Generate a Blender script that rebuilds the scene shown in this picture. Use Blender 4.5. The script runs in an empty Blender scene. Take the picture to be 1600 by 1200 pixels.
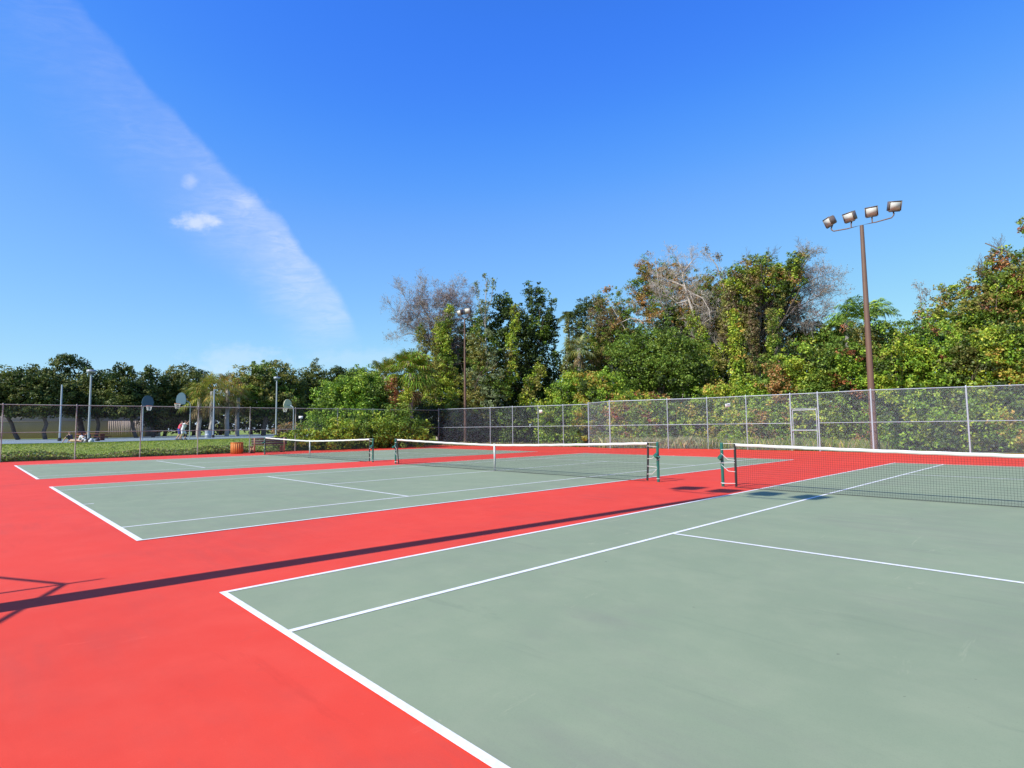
import bpy, math, random
import numpy as np
from mathutils import Vector, Matrix
C = bpy.context.scene
rad = math.radians
# ------------------------------------------------------------------ camera
CX, CY, CZ = 5.9852, -1.8827, 1.544
YA, PI_, RO, FPX = -.8099, .0739, -.0121, 901.7          # yaw, pitch, roll, focal length in px of a 1600 px wide frame
Fv = np.array([math.sin(YA)*math.cos(PI_), math.cos(YA)*math.cos(PI_), math.sin(PI_)])
Rv = np.array([math.cos(YA), -math.sin(YA), 0.]); Uv = np.cross(Rv, Fv)
R2 = math.cos(RO)*Rv + math.sin(RO)*Uv; U2 = -math.sin(RO)*Rv + math.cos(RO)*Uv
O = np.array([CX, CY, CZ])
cam = bpy.data.objects.new('camera', bpy.data.cameras.new('camera')); C.collection.objects.link(cam)
cam.matrix_world = Matrix(((R2[0], U2[0], -Fv[0], CX), (R2[1], U2[1], -Fv[1], CY), (R2[2], U2[2], -Fv[2], CZ), (0, 0, 0, 1)))
cam.data.sensor_width = 36; cam.data.lens = 36*FPX/1600; cam.data.clip_end = 3000; cam.data.clip_start = .05
C.camera = cam
# ------------------------------------------------------------------ world, sun, exposure
SUN_EL, SUN_AZ = 42.0, 184.5          # azimuth clockwise from +Y
w = bpy.data.worlds.new('World'); C.world = w; w.use_nodes = True
C.view_settings.view_transform = 'Standard'; C.view_settings.look = 'None'
C.view_settings.exposure = 0.42; C.view_settings.gamma = 1
sl = bpy.data.lights.new('sun', 'SUN'); sl.energy = 4.6; sl.angle = rad(.53); sl.color = (1, .95, .87)
so = bpy.data.objects.new('sun', sl); C.collection.objects.link(so)
sd = Vector((math.sin(rad(SUN_AZ))*math.cos(rad(SUN_EL)), math.cos(rad(SUN_AZ))*math.cos(rad(SUN_EL)), math.sin(rad(SUN_EL))))
so.rotation_euler = sd.to_track_quat('Z', 'Y').to_euler()

def ray(px, py): return Fv + R2*(px-800)/FPX - U2*(py-600)/FPX
def at(px, py, d):
    "point seen in direction (px,py) at horizontal distance d"
    r = ray(px, py); return O + r*d/math.hypot(r[0], r[1])
def gnd(px, py, z=0.):
    r = ray(px, py); return O + r*(z-CZ)/r[2]
def m_per_px(px, py, d):
    p = at(px, py, d); return float((p-O) @ Fv)/FPX

class NT:
    "tiny helper to write shader maths"
    def __init__(s, tree): s.t = tree
    def n(s, typ, **kw):
        nd = s.t.nodes.new(typ)
        for k, v in kw.items():
            if k in nd.inputs.keys() if hasattr(nd.inputs, 'keys') else False: s.put(nd.inputs[k], v)
            else: setattr(nd, k, v)
        return nd
    def put(s, sock, v):
        if isinstance(v, bpy.types.NodeSocket): s.t.links.new(v, sock)
        else: sock.default_value = v
    def m(s, op, a, b=0., c=None, clamp=False):
        nd = s.t.nodes.new('ShaderNodeMath'); nd.operation = op; nd.use_clamp = clamp
        s.put(nd.inputs[0], a); s.put(nd.inputs[1], b)
        if c is not None: s.put(nd.inputs[2], c)
        return nd.outputs[0]
    def dot(s, v, k):
        nd = s.t.nodes.new('ShaderNodeVectorMath'); nd.operation = 'DOT_PRODUCT'
        s.put(nd.inputs[0], v); nd.inputs[1].default_value = tuple(k); return nd.outputs['Value']
    def sm(s, x, a, b):   # smoothstep a->b
        nd = s.t.nodes.new('ShaderNodeMapRange'); nd.interpolation_type = 'SMOOTHSTEP'
        s.put(nd.inputs[0], x); nd.inputs[1].default_value = a; nd.inputs[2].default_value = b
        return nd.outputs[0]
    def noise(s, v, sc, det=4, rough=.5, dist=0.):
        nd = s.t.nodes.new('ShaderNodeTexNoise')
        if v is not None: s.put(nd.inputs['Vector'], v)
        nd.inputs['Scale'].default_value = sc; nd.inputs['Detail'].default_value = det
        nd.inputs['Roughness'].default_value = rough; nd.inputs['Distortion'].default_value = dist
        return nd.outputs['Fac']
    def xyz(s, x, y, z):
        nd = s.t.nodes.new('ShaderNodeCombineXYZ')
        for i, v in enumerate((x, y, z)): s.put(nd.inputs[i], v)
        return nd.outputs[0]
    def mix(s, f, a, b, bt='MIX'):
        nd = s.t.nodes.new('ShaderNodeMix'); nd.data_type = 'RGBA'; nd.blend_type = bt
        s.put(nd.inputs[0], f); s.put(nd.inputs[6], a); s.put(nd.inputs[7], b); return nd.outputs[2]

wt = w.node_tree; wt.nodes.clear(); q = NT(wt)
sky = wt.nodes.new('ShaderNodeTexSky'); sky.sky_type = 'NISHITA'; sky.sun_disc = False
sky.sun_elevation = rad(SUN_EL); sky.sun_rotation = rad(SUN_AZ); sky.air_density = 1.0; sky.dust_density = .25; sky.ozone_density = 3.0
hs = wt.nodes.new('ShaderNodeHueSaturation'); hs.inputs['Saturation'].default_value = 1.15; hs.inputs['Value'].default_value = 1.0
wt.links.new(sky.outputs[0], hs.inputs['Color'])
tc = wt.nodes.new('ShaderNodeTexCoord'); D = tc.outputs['Generated']
# clouds live in directions of the sky: u runs down along the streak, v away from its sharp edge
cdir = ray(350, 250); cdir /= np.linalg.norm(cdir)
d1 = ray(150, 20); d2 = ray(545, 500)
e1 = d2/np.linalg.norm(d2) - d1/np.linalg.norm(d1); e1 -= cdir*(e1@cdir); e1 /= np.linalg.norm(e1)
e2 = np.cross(cdir, e1); e2 /= np.linalg.norm(e2)
if ray(200, 400)@e2 < 0: e2 = -e2
def uvof(px, py):
    r = ray(px, py); return (r@e1)/(r@cdir), (r@e2)/(r@cdir)
dc = q.dot(D, cdir)
u = q.m('DIVIDE', q.dot(D, e1), dc); v = q.m('DIVIDE', q.dot(D, e2), dc)
front = q.sm(dc, .3, .5)
u0, v0 = uvof(150, 20); u1, v1 = uvof(555, 535); um, vm = uvof(365, 262)
# edge as a cubic through measured directions
EP = np.array([uvof(*p) for p in ((60, -80), (110, -20), (150, 30), (200, 95), (250, 155), (300, 205), (345, 245), (390, 295), (440, 345), (480, 395), (515, 435), (540, 472), (556, 510))])
A_ = np.polyfit(EP[:, 0], EP[:, 1], 3); edge = float(A_[0])
for a_ in A_[1:]: edge = q.m('ADD', q.m('MULTIPLY', edge, u), float(a_))
nz = q.noise(q.xyz(q.m('MULTIPLY', u, 14.), q.m('MULTIPLY', v, 14.), 0.), 1., 5, .6)
s_ = q.m('ADD', q.m('SUBTRACT', v, edge), q.m('MULTIPLY', q.m('SUBTRACT', nz, .5), .035))
# width of the band shrinks downwards
wd = q.m('ADD', q.m('MULTIPLY', u, -.09), .155)
prof = q.m('MULTIPLY', q.sm(s_, -.003, .012), q.m('SUBTRACT', 1., q.sm(q.m('DIVIDE', s_, wd), .15, 1.)))
ends = q.m('MULTIPLY', q.sm(u, u0-.25, u0+.18), q.m('SUBTRACT', 1., q.sm(u, u1-.10, u1+.03)))
# fine ripples roughly level across the streak
rx_, ry_ = uvof(450, 400)[0]-uvof(350, 400)[0], uvof(450, 400)[1]-uvof(350, 400)[1]
ln = math.hypot(rx_, ry_); hx, hy = rx_/ln, ry_/ln
hu = q.m('ADD', q.m('MULTIPLY', u, hx), q.m('MULTIPLY', v, hy)); hv = q.m('ADD', q.m('MULTIPLY', u, -hy), q.m('MULTIPLY', v, hx))
rip = q.noise(q.xyz(q.m('MULTIPLY', hu, 22.), q.m('MULTIPLY', hv, 90.), 3.), 1., 6, .7, .9)
rip = q.sm(rip, .28, .72)
big = q.sm(q.noise(q.xyz(q.m('MULTIPLY', hu, 7.), q.m('MULTIPLY', hv, 9.), 9.), 1., 4, .6), .25, .7)
dens = q.m('ADD', .13, q.m('MULTIPLY', q.sm(u, u0+.1, u1-.15), .21))
streak = q.m('MULTIPLY', q.m('MULTIPLY', prof, ends), q.m('MULTIPLY', dens, q.m('ADD', .6, q.m('MULTIPLY', q.m('MULTIPLY', rip, big), .75))))
def puff(px, py, rx, ry, k, seed):
    a, b = uvof(px, py); a = a*hx+b*hy, -a*hy+b*hx
    du = q.m('DIVIDE', q.m('SUBTRACT', hu, a[0]), rx/FPX); dv = q.m('DIVIDE', q.m('SUBTRACT', hv, a[1]), ry/FPX)
    r = q.m('SQRT', q.m('ADD', q.m('MULTIPLY', du, du), q.m('MULTIPLY', dv, dv)))
    nn = q.noise(q.xyz(q.m('MULTIPLY', hu, 38.), q.m('MULTIPLY', hv, 55.), seed), 1., 5, .62)
    r = q.m('ADD', r, q.m('MULTIPLY', q.m('SUBTRACT', nn, .5), 1.9))
    return q.m('MULTIPLY', q.m('SUBTRACT', 1., q.sm(r, .1, 1.15)), k)
SK = .127/3
def vscale(c, k):
    nd = wt.nodes.new('ShaderNodeVectorMath'); nd.operation = 'SCALE'; wt.links.new(c, nd.inputs[0]); nd.inputs['Scale'].default_value = k; return nd.outputs[0]
cv = wt.nodes.new('ShaderNodeRGBCurve')
for ch, ptsc in enumerate((((0, 0), (.072, .052), (.10, .10), (.133, .170), (.2, .245), (.337, .36), (1, .8)), ((0, 0), (.168, .235), (.21, .32), (.287, .44), (.42, .58), (.558, .69), (1, 1)), ((0, 0), (.30, .72), (.366, .93), (.571, 1), (1, 1)))):
    ptsc = tuple((a_/3, b_/3) for a_, b_ in ptsc[:-1])+((1/3, (.80, .98, 1.0)[ch]/3), (1, (.9, .93, .95)[ch]))
    c_ = cv.mapping.curves[ch]; c_.points[0].location = ptsc[0]; c_.points[-1].location = ptsc[-1]
    for p_ in ptsc[1:-1]: c_.points.new(*p_)
cv.mapping.update(); wt.links.new(vscale(hs.outputs[0], SK), cv.inputs['Color'])
SKY = vscale(cv.outputs[0], 1/SK)
cl = streak
for a in ((306, 346, 34, 14, .48, 5.), (298, 284, 12, 11, .24, 8.), (388, 318, 26, 12, .16, 2.), (372, 560, 75, 26, .22, 6.), (350, 590, 90, 20, .16, 7.), (560, 560, 120, 20, .14, 12.)):
    cl = q.m('ADD', cl, puff(*a))
cl = q.m('MULTIPLY', cl, front, clamp=True)
bgm = q.mix(cl, SKY, (7.6, 7.8, 8.2, 1))
bg = wt.nodes.new('ShaderNodeBackground'); wt.links.new(bgm, bg.inputs[0]); bg.inputs[1].default_value = .095
wo = wt.nodes.new('ShaderNodeOutputWorld'); wt.links.new(bg.outputs[0], wo.inputs[0])

# ------------------------------------------------------------------ mesh helpers
class MB:
    def __init__(s): s.v = []; s.f = {3: [], 4: []}; s.c = {3: [], 4: []}; s.n = 0; s.m = {3: [], 4: []}
    def add(s, V, F, col=None, mi=0):
        V = np.asarray(V, float); F = np.asarray(F, int); k = F.shape[1]
        s.v.append(V); s.f[k].append(F+s.n); s.n += len(V)
        if col is None: col = (1, 1, 1)
        col = np.asarray(col, float)
        if col.ndim == 1: col = np.tile(col, (len(F), 1))
        s.c[k].append(col); s.m[k].append(np.full(len(F), mi))
        return s
    def box(s, c, size, rz=0., col=None, R=None, mi=0, taper=1.):
        x, y, z = np.array(size)/2
        V = np.array([[-x, -y, -z], [x, -y, -z], [x, y, -z], [-x, y, -z], [-x*taper, -y*taper, z], [x*taper, -y*taper, z], [x*taper, y*taper, z], [-x*taper, y*taper, z]])
        if R is None:
            cz, sz = math.cos(rz), math.sin(rz); R = np.array([[cz, -sz, 0], [sz, cz, 0], [0, 0, 1]])
        V = V@np.asarray(R).T + np.array(c)
        return s.add(V, [[0, 3, 2, 1], [4, 5, 6, 7], [0, 1, 5, 4], [1, 2, 6, 5], [2, 3, 7, 6], [3, 0, 4, 7]], col, mi)
    def tube(s, P, r, n=8, col=None, cap=True, mi=0):
        P = np.asarray(P, float); m = len(P)
        r = np.broadcast_to(np.asarray(r, float), (m,))
        T = np.gradient(P, axis=0); T /= np.linalg.norm(T, axis=1)[:, None]+1e-12
        ref = np.array([0, 0, 1.]) if abs(T[0][2]) < .9 else np.array([1., 0, 0])
        A = np.cross(T, ref); A /= np.linalg.norm(A, axis=1)[:, None]+1e-12
        B = np.cross(T, A)
        a = np.arange(n)*2*math.pi/n
        V = P[:, None, :] + r[:, None, None]*(A[:, None, :]*np.cos(a)[None, :, None] + B[:, None, :]*np.sin(a)[None, :, None])
        V = V.reshape(-1, 3); F = []
        for i in range(m-1):
            for j in range(n):
                k = (j+1) % n; F.append([i*n+j, i*n+k, (i+1)*n+k, (i+1)*n+j])
        s.add(V, F, col, mi)
        if cap and n > 3:
            for base, cc in ((0, P[0]), ((m-1)*n, P[-1])):
                VV = np.vstack([V[base:base+n], cc]); s.add(VV, [[j, (j+1) % n, n] for j in range(n)], col, mi)
        return s
    def ell(s, c, r, nu=12, nv=8, col=None, mi=0, R=None):
        V = []; F = []
        for i in range(nv+1):
            t = math.pi*i/nv
            for j in range(nu):
                a = 2*math.pi*j/nu; V.append([math.sin(t)*math.cos(a)*r[0], math.sin(t)*math.sin(a)*r[1], math.cos(t)*r[2]])
        for i in range(nv):
            for j in range(nu):
                k = (j+1) % nu; F.append([i*nu+j, (i+1)*nu+j, (i+1)*nu+k, i*nu+k])
        V = np.array(V)
        if R is not None: V = V@np.asarray(R).T
        return s.add(V+np.array(c), F, col, mi)
    def bars(s, A, B, r, col=None):
        "many thin three-sided bars from points A to points B"
        A = np.asarray(A, float); B = np.asarray(B, float); T = B-A; T /= np.linalg.norm(T, axis=1)[:, None]
        ref = np.where(np.abs(T[:, 2:3]) < .9, np.array([[0, 0, 1.]]), np.array([[1., 0, 0]]))
        X = np.cross(T, ref); X /= np.linalg.norm(X, axis=1)[:, None]; Y = np.cross(T, X)
        r = np.broadcast_to(np.asarray(r, float), (len(A),))[:, None]
        L = []
        for P in (A, B):
            for k in range(3):
                a = 2*math.pi*k/3; L.append(P+r*(X*math.cos(a)+Y*math.sin(a)))
        V = np.stack(L, 1).reshape(-1, 3); b = np.arange(len(A))[:, None]*6
        F = np.concatenate([b+np.array([[0, 1, 4, 3]]), b+np.array([[1, 2, 5, 4]]), b+np.array([[2, 0, 3, 5]])])
        if col is not None and np.ndim(col) == 2: col = np.tile(col, (3, 1))
        return s.add(V, F, col)
    def build(s, name, mats, parent=None, smooth=False, loc=None):
        V = np.concatenate(s.v) if s.v else np.zeros((0, 3))
        off = np.zeros(3)
        if parent is not None: off = WL(parent)
        elif loc is not None: off = np.array(loc, float)
        V = V-off
        me = bpy.data.meshes.new(name)
        F3 = np.concatenate(s.f[3]) if s.f[3] else np.zeros((0, 3), int); F4 = np.concatenate(s.f[4]) if s.f[4] else np.zeros((0, 4), int)
        me.vertices.add(len(V)); me.vertices.foreach_set('co', V.astype(np.float32).ravel())
        nl = F3.size+F4.size; me.loops.add(nl); me.polygons.add(len(F3)+len(F4))
        me.loops.foreach_set('vertex_index', np.concatenate([F3.ravel(), F4.ravel()]).astype(np.int32))
        st = np.concatenate([np.arange(len(F3))*3, F3.size+np.arange(len(F4))*4]).astype(np.int32)
        me.polygons.foreach_set('loop_start', st)
        me.update(calc_edges=True)
        cols = np.concatenate(s.c[3]+s.c[4]); mi = np.concatenate(s.m[3]+s.m[4])
        at_ = me.attributes.new('Col', 'FLOAT_COLOR', 'FACE')
        at_.data.foreach_set('color', np.hstack([cols, np.ones((len(cols), 1))]).astype(np.float32).ravel())
        me.polygons.foreach_set('material_index', mi.astype(np.int32))
        if smooth: me.polygons.foreach_set('use_smooth', np.ones(len(cols), bool))
        for m_ in (mats if isinstance(mats, (list, tuple)) else [mats]): me.materials.append(m_)
        me.validate()
        o = bpy.data.objects.new(name, me); C.collection.objects.link(o)
        if parent is not None: o.parent = parent
        else: o.location = off
        return o
_loc = {}
def WL(o):
    p = np.zeros(3)
    while o is not None: p = p+np.array(o.location); o = o.parent
    return p
def tag(o, label=None, cat=None, group=None, kind=None):
    if label: o['label'] = label
    if cat: o['category'] = cat
    if group: o['group'] = group
    if kind: o['kind'] = kind
    return o
def thing(name, loc, label, cat, group=None):
    o = bpy.data.objects.new(name, None); C.collection.objects.link(o); o.location = tuple(loc); o.empty_display_size = .2
    return tag(o, label, cat, group)

# ------------------------------------------------------------------ materials
def mat(name, col, rough=.7, metal=0., n1=None, n2=None, bump=None, spec=.5):
    """n = (scale, amount, colour2)  procedural variation in object space"""
    m = bpy.data.materials.new(name); m.use_nodes = True; t = m.node_tree; k = NT(t)
    b = t.nodes['Principled BSDF']; b.inputs['Roughness'].default_value = rough; b.inputs['Metallic'].default_value = metal
    b.inputs['Specular IOR Level'].default_value = spec
    col = tuple(col)+(1,)
    tc = t.nodes.new('ShaderNodeTexCoord'); P = tc.outputs['Object']
    cur = None
    for nn in (n1, n2):
        if nn is None: continue
        f = k.noise(P, nn[0], 6, .6); f = k.sm(f, .35, .7); f = k.m('MULTIPLY', f, nn[1])
        cur = k.mix(f, cur if cur is not None else col, tuple(nn[2])+(1,))
    if cur is not None: t.links.new(cur, b.inputs['Base Color'])
    else: b.inputs['Base Color'].default_value = col
    if bump:
        bn = t.nodes.new('ShaderNodeBump'); bn.inputs['Strength'].default_value = bump[1]; bn.inputs['Distance'].default_value = bump[2] if len(bump) > 2 else .01
        t.links.new(k.noise(P, bump[0], 4, .6), bn.inputs['Height']); t.links.new(bn.outputs[0], b.inputs['Normal'])
    return m
def leafmat(name, rough=.5, trans=.18, spec=.3):
    m = bpy.data.materials.new(name); m.use_nodes = True; t = m.node_tree; k = NT(t)
    b = t.nodes['Principled BSDF']; b.inputs['Roughness'].default_value = rough; b.inputs['Specular IOR Level'].default_value = spec
    a = t.nodes.new('ShaderNodeAttribute'); a.attribute_name = 'Col'
    t.links.new(a.outputs['Color'], b.inputs['Base Color'])
    tr = t.nodes.new('ShaderNodeBsdfTranslucent')
    tcol = k.mix(1., a.outputs['Color'], (1.25, 1.3, .55, 1), 'MULTIPLY'); t.links.new(tcol, tr.inputs[0])
    mx = t.nodes.new('ShaderNodeMixShader'); mx.inputs[0].default_value = trans
    t.links.new(b.outputs[0], mx.inputs[1]); t.links.new(tr.outputs[0], mx.inputs[2]); t.links.new(mx.outputs[0], t.nodes['Material Output'].inputs[0])
    return m
M = {}
M['leaf'] = leafmat('leaf'); M['dryleaf'] = leafmat('dry_leaf', .8, .2, .2)
M['bark'] = mat('bark', (.17, .13, .10), .9, n1=(3., .8, (.07, .05, .04)), bump=(12, .8, .03))
M['greybark'] = mat('grey_bark', (.42, .38, .34), .9, n1=(2.5, .7, (.22, .19, .17)), bump=(12, .6, .03))
M['palebark'] = mat('bleached_wood', (.50, .44, .39), .85, n1=(2., .6, (.33, .28, .24)), bump=(10, .5, .02))
M['steel'] = mat('galvanised_steel', (.42, .48, .54), .45, .25, n1=(1.5, .4, (.40, .45, .51)))
M['oldsteel'] = mat('weathered_steel', (.42, .44, .40), .7, .15, n1=(1.2, .7, (.27, .23, .17)))
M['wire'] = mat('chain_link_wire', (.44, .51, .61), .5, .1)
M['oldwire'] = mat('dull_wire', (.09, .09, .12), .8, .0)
M['farwire'] = mat('blue_grey_wire', (.20, .24, .32), .7, .0)  # darker wire colour for the far fence, softens speckle against the dark trees
M['white'] = mat('white_paint', (.80, .80, .80), .6, n1=(.8, .25, (.62, .62, .62)))
M['netwhite'] = mat('white_webbing', (.68, .68, .66), .85, n1=(5., .4, (.52, .51, .49)))
M['net'] = mat('black_net_cord', (.018, .020, .022), .8)
M['postgreen'] = mat('green_painted_steel', (.012, .13, .10), .4, n1=(3., .5, (.006, .07, .055)))
M['brown'] = mat('brown_painted_steel', (.150, .090, .062), .5, n1=(1.3, .5, (.11, .065, .045)))
M['bronze'] = mat('lamp_housing', (.15, .115, .095), .45, n1=(3, .4, (.11, .085, .07)))
M['dark'] = mat('dark_metal', (.02, .02, .025), .5)

# ------------------------------------------------------------------ ground and courts
PAD_Z = 0.0
S_, W_, L_, SV_, N_ = 1.5087, 11.3125, 23.77, 6.4, 11.885
G1, G2 = 3.6679, 3.7513
BX = .72      # height of the park ground beyond the left fence
def terr(x, y):
    t = np.clip((-35.6-x)/8.5, 0, 1); t = t*t*(3-2*t)
    return -.03 + t*(BX+.03)
def grid_mesh(xs, ys, zf):
    X, Y = np.meshgrid(xs, ys, indexing='ij'); Z = zf(X, Y); V = np.stack([X, Y, Z], -1).reshape(-1, 3)
    n, m = len(xs), len(ys); i, j = np.meshgrid(np.arange(n-1), np.arange(m-1), indexing='ij'); a = (i*m+j).ravel()
    return V, np.stack([a, a+m, a+m+1, a+1], 1)
xs = np.concatenate([[-1500, -700, -300, -160, -110], np.arange(-80, -34, 1.), np.arange(-34, 60, 8.), [120, 300, 800, 1500]])
ys = np.concatenate([[-1500, -600, -200, -80], np.arange(-40, 80, 4.), [120, 250, 600, 1500]])
mb = MB(); mb.add(*grid_mesh(xs, ys, terr))
mg = mat('lawn', (.20, .27, .03), .9, n1=(.35, .75, (.29, .31, .05)), n2=(6., .4, (.10, .16, .02)), bump=(25, .7, .05))
tag(mb.build('ground', mg, smooth=True), kind='structure')

RUNS = {}
left_posts = [(-34.8, y) for y in (-15.9, -12.8, -9.7, -6.6, -3.5, -.35, 2.8, 5.95, 9.1, 12.3, 15.45, 18.7, 21.7, 24.8, 28.1)]
def topat(px, py, h):
    r = ray(px, py); p = O + r*(h-CZ)/r[2]; return (float(p[0]), float(p[1]))
cr = np.array([-34.8, 28.1]); cl_ = np.array(topat(919, 630, 3.2))
far_posts = [tuple(cr)]
for px in (766, 801, 841, 880):
    r = ray(px, 660)[:2]; A = np.array([[r[0], -(cl_-cr)[0]], [r[1], -(cl_-cr)[1]]]); s = np.linalg.solve(A, cr-O[:2]); far_posts.append(tuple(cr+(cl_-cr)*s[1]))
far_posts.append(tuple(cl_))
right_posts = [tuple(cl_)] + [topat(px, py, 3.2) for px, py in ((952, 627), (1042, 624), (1104, 622), (1165, 619), (1234, 616), (1277, 614), (1360, 609.5), (1509, 604.5))] + [(3.9, 34.0), (7.1, 34.2), (10.3, 34.2), (13.5, 34.2), (16.7, 34.2)]
# red surround: polygon inside the fences
border = [(-34.95, -17)] + [(-34.95, 28.35)] + [(x-.05, y+.15) for x, y in far_posts[1:]] + [(x, y+.15) for x, y in right_posts[1:]] + [(16.9, -17)]
import bmesh
def poly_obj(name, pts, z, m, thick=0.):
    bm = bmesh.new(); vs = [bm.verts.new((x, y, z)) for x, y in pts]; f = bm.faces.new(vs)
    bmesh.ops.triangulate(bm, faces=[f]); bmesh.ops.recalc_face_normals(bm, faces=bm.faces)
    if thick:
        r = bmesh.ops.extrude_face_region(bm, geom=bm.faces[:]); bmesh.ops.translate(bm, verts=[g for g in r['geom'] if isinstance(g, bmesh.types.BMVert)], vec=(0, 0, -thick))
        bmesh.ops.recalc_face_normals(bm, faces=bm.faces)
    me = bpy.data.meshes.new(name); bm.to_mesh(me); bm.free(); me.materials.append(m)
    for p in me.polygons:
        if abs(p.normal.z) > .9 and p.normal.z < 0 and not thick: p.flip()
    o = bpy.data.objects.new(name, me); C.collection.objects.link(o); return o
def courtmat(name, c, dark, light, spots, grey):
    m = bpy.data.materials.new(name); m.use_nodes = True; t = m.node_tree; k = NT(t); b = t.nodes['Principled BSDF']
    b.inputs['Roughness'].default_value = .75; b.inputs['Specular IOR Level'].default_value = .25
    P = t.nodes.new('ShaderNodeTexCoord').outputs['Object']
    f1 = k.sm(k.noise(P, .22, 5, .6, .4), .3, .7); f2 = k.sm(k.noise(P, 1.6, 6, .65), .35, .75)
    mp = t.nodes.new('ShaderNodeMapping'); mp.inputs['Scale'].default_value = (.35, 2.2, 1); mp.inputs['Rotation'].default_value = (0, 0, .7); t.links.new(P, mp.inputs[0])
    f3 = k.sm(k.noise(mp.outputs[0], 1.3, 7, .7, .6), .56, .72)
    mp2 = t.nodes.new('ShaderNodeMapping'); mp2.inputs['Scale'].default_value = (1.9, .5, 1); mp2.inputs['Rotation'].default_value = (0, 0, .35); t.links.new(P, mp2.inputs[0])
    f4 = k.sm(k.noise(mp2.outputs[0], 1.1, 8, .75, 1.2), .62, .70)
    mp3 = t.nodes.new('ShaderNodeMapping'); mp3.inputs['Scale'].default_value = (2.4, 7.5, 1); mp3.inputs['Rotation'].default_value = (0, 0, 1.1); t.links.new(P, mp3.inputs[0])
    f5 = k.m('MULTIPLY', k.sm(k.noise(mp3.outputs[0], 1.0, 9, .8, 1.8), .60, .70), k.sm(k.noise(P, .5, 3, .5), .45, .65))
    f7 = k.m('MULTIPLY', k.sm(k.noise(P, .38, 6, .6, .8), .42, .68), k.sm(k.noise(mp.outputs[0], 2.2, 6, .65), .3, .7))
    g = k.noise(P, 160., 2, .5)
    col = k.mix(k.m('MULTIPLY', f1, .55), c+(1,), dark+(1,)); col = k.mix(k.m('MULTIPLY', f2, .30), col, light+(1,))
    col = k.mix(k.m('MULTIPLY', f3, spots), col, dark+(1,)); col = k.mix(k.m('MULTIPLY', f4, spots), col, light+(1,))
    col = k.mix(k.m('MULTIPLY', f5, spots*1.3), col, light+(1,)); col = k.mix(k.m('MULTIPLY', f7, .55), col, grey+(1,))
    sp_ = k.m('MULTIPLY', k.sm(k.noise(P, 11., 2, .5), .765, .785), .45); col = k.mix(sp_, col, (.07, .06, .045, 1))
    rg = k.m('MULTIPLY', k.sm(k.noise(P, 1.05, 8, .75, 2.2), .60, .66), .22); col = k.mix(rg, col, grey+(1,))
    col = k.mix(k.m('MULTIPLY', k.m('SUBTRACT', g, .5), .35), col, (.02, .02, .02, 1))
    t.links.new(col, b.inputs['Base Color'])
    bn = t.nodes.new('ShaderNodeBump'); bn.inputs['Strength'].default_value = .25; bn.inputs['Distance'].default_value = .004
    t.links.new(k.noise(P, 220., 3, .6), bn.inputs['Height']); t.links.new(bn.outputs[0], b.inputs['Normal'])
    return m
M['red'] = courtmat('red_acrylic', (.70, .054, .028), (.59, .044, .024), (.75, .095, .058), .55, (.52, .058, .040))
M['green'] = courtmat('green_acrylic', (.240, .290, .178), (.198, .240, .152), (.33, .355, .225), .75, (.215, .225, .165))
tag(poly_obj('court_surround', border, PAD_Z, M['red'], .12), kind='structure')
M['lines'] = mat('line_paint', (.80, .80, .78), .7, n1=(2.5, .5, (.62, .64, .62)), n2=(22., .45, (.52, .50, .48)), bump=(200, .3, .003))
x3 = 0.; x2 = -G1-W_; x1 = -G1-G2-2*W_
for cx0 in (x1, x2, x3):
    tl = -.009 if cx0 == x3 else 0.       # the near court's baseline is painted very slightly askew
    tag(poly_obj('playing_surface', [(cx0, 0), (cx0+W_, tl*W_), (cx0+W_, L_), (cx0, L_)], PAD_Z+.004, M['green']), kind='structure')
    lm = MB(); z = PAD_Z+.008
    def rect(xa, ya, xb, yb): lm.add([[xa, ya, z], [xb, ya, z], [xb, yb, z], [xa, yb, z]], [[0, 1, 2, 3]])
    w5, w10 = .062, .062
    hw_ = .060 if cx0 == x3 else .085; yb = -.045 if cx0 == x3 else -.035
    lm.add([[cx0-.02, yb, z], [cx0+W_+.02, yb+tl*W_, z], [cx0+W_+.02, yb+hw_+tl*W_, z], [cx0-.02, yb+hw_, z]], [[0, 1, 2, 3]])
    y0_ = yb+hw_; rect(cx0-.02, L_-w10+.02, cx0+W_+.02, L_+.02)
    for xx in (cx0-.02, cx0+W_-w5+.02): rect(xx, y0_+tl*(xx-cx0), xx+w5, L_-w10+.02)
    for xx in (cx0+S_-w5/2, cx0+W_-S_-w5/2): rect(xx, y0_+tl*(xx-cx0), xx+w5, L_-w10+.02)
    xa, xb = cx0+S_+w5/2, cx0+W_-S_-w5/2
    for yy in (N_-SV_, N_+SV_): rect(xa, yy-w5/2, xb, yy+w5/2)
    cm = cx0+W_/2; rect(cm-w5/2, N_-SV_+w5/2, cm+w5/2, N_+SV_-w5/2)
    rect(cm-w5/2, w10, cm+w5/2, w10+.18); rect(cm-w5/2, L_-w10-.16, cm+w5/2, L_-w10+.02)
    tag(lm.build('court_lines', M['lines']), kind='structure')

# basketball court beyond the left fence
bc = [gnd(-160, 697, BX), gnd(100, 692.5, BX), gnd(431, 683.5, BX), gnd(520, 681.5, BX), gnd(500, 677.5, BX), gnd(400, 678.8, BX), gnd(100, 686, BX), gnd(-160, 688.5, BX)]
M['slab'] = mat('blue_grey_slab', (.20, .26, .27), .8, n1=(.5, .5, (.27, .31, .31)), n2=(.15, .5, (.16, .21, .22)))
tag(poly_obj('basketball_court', [(p[0], p[1]) for p in bc], BX+.03, M['slab']), kind='structure')

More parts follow.
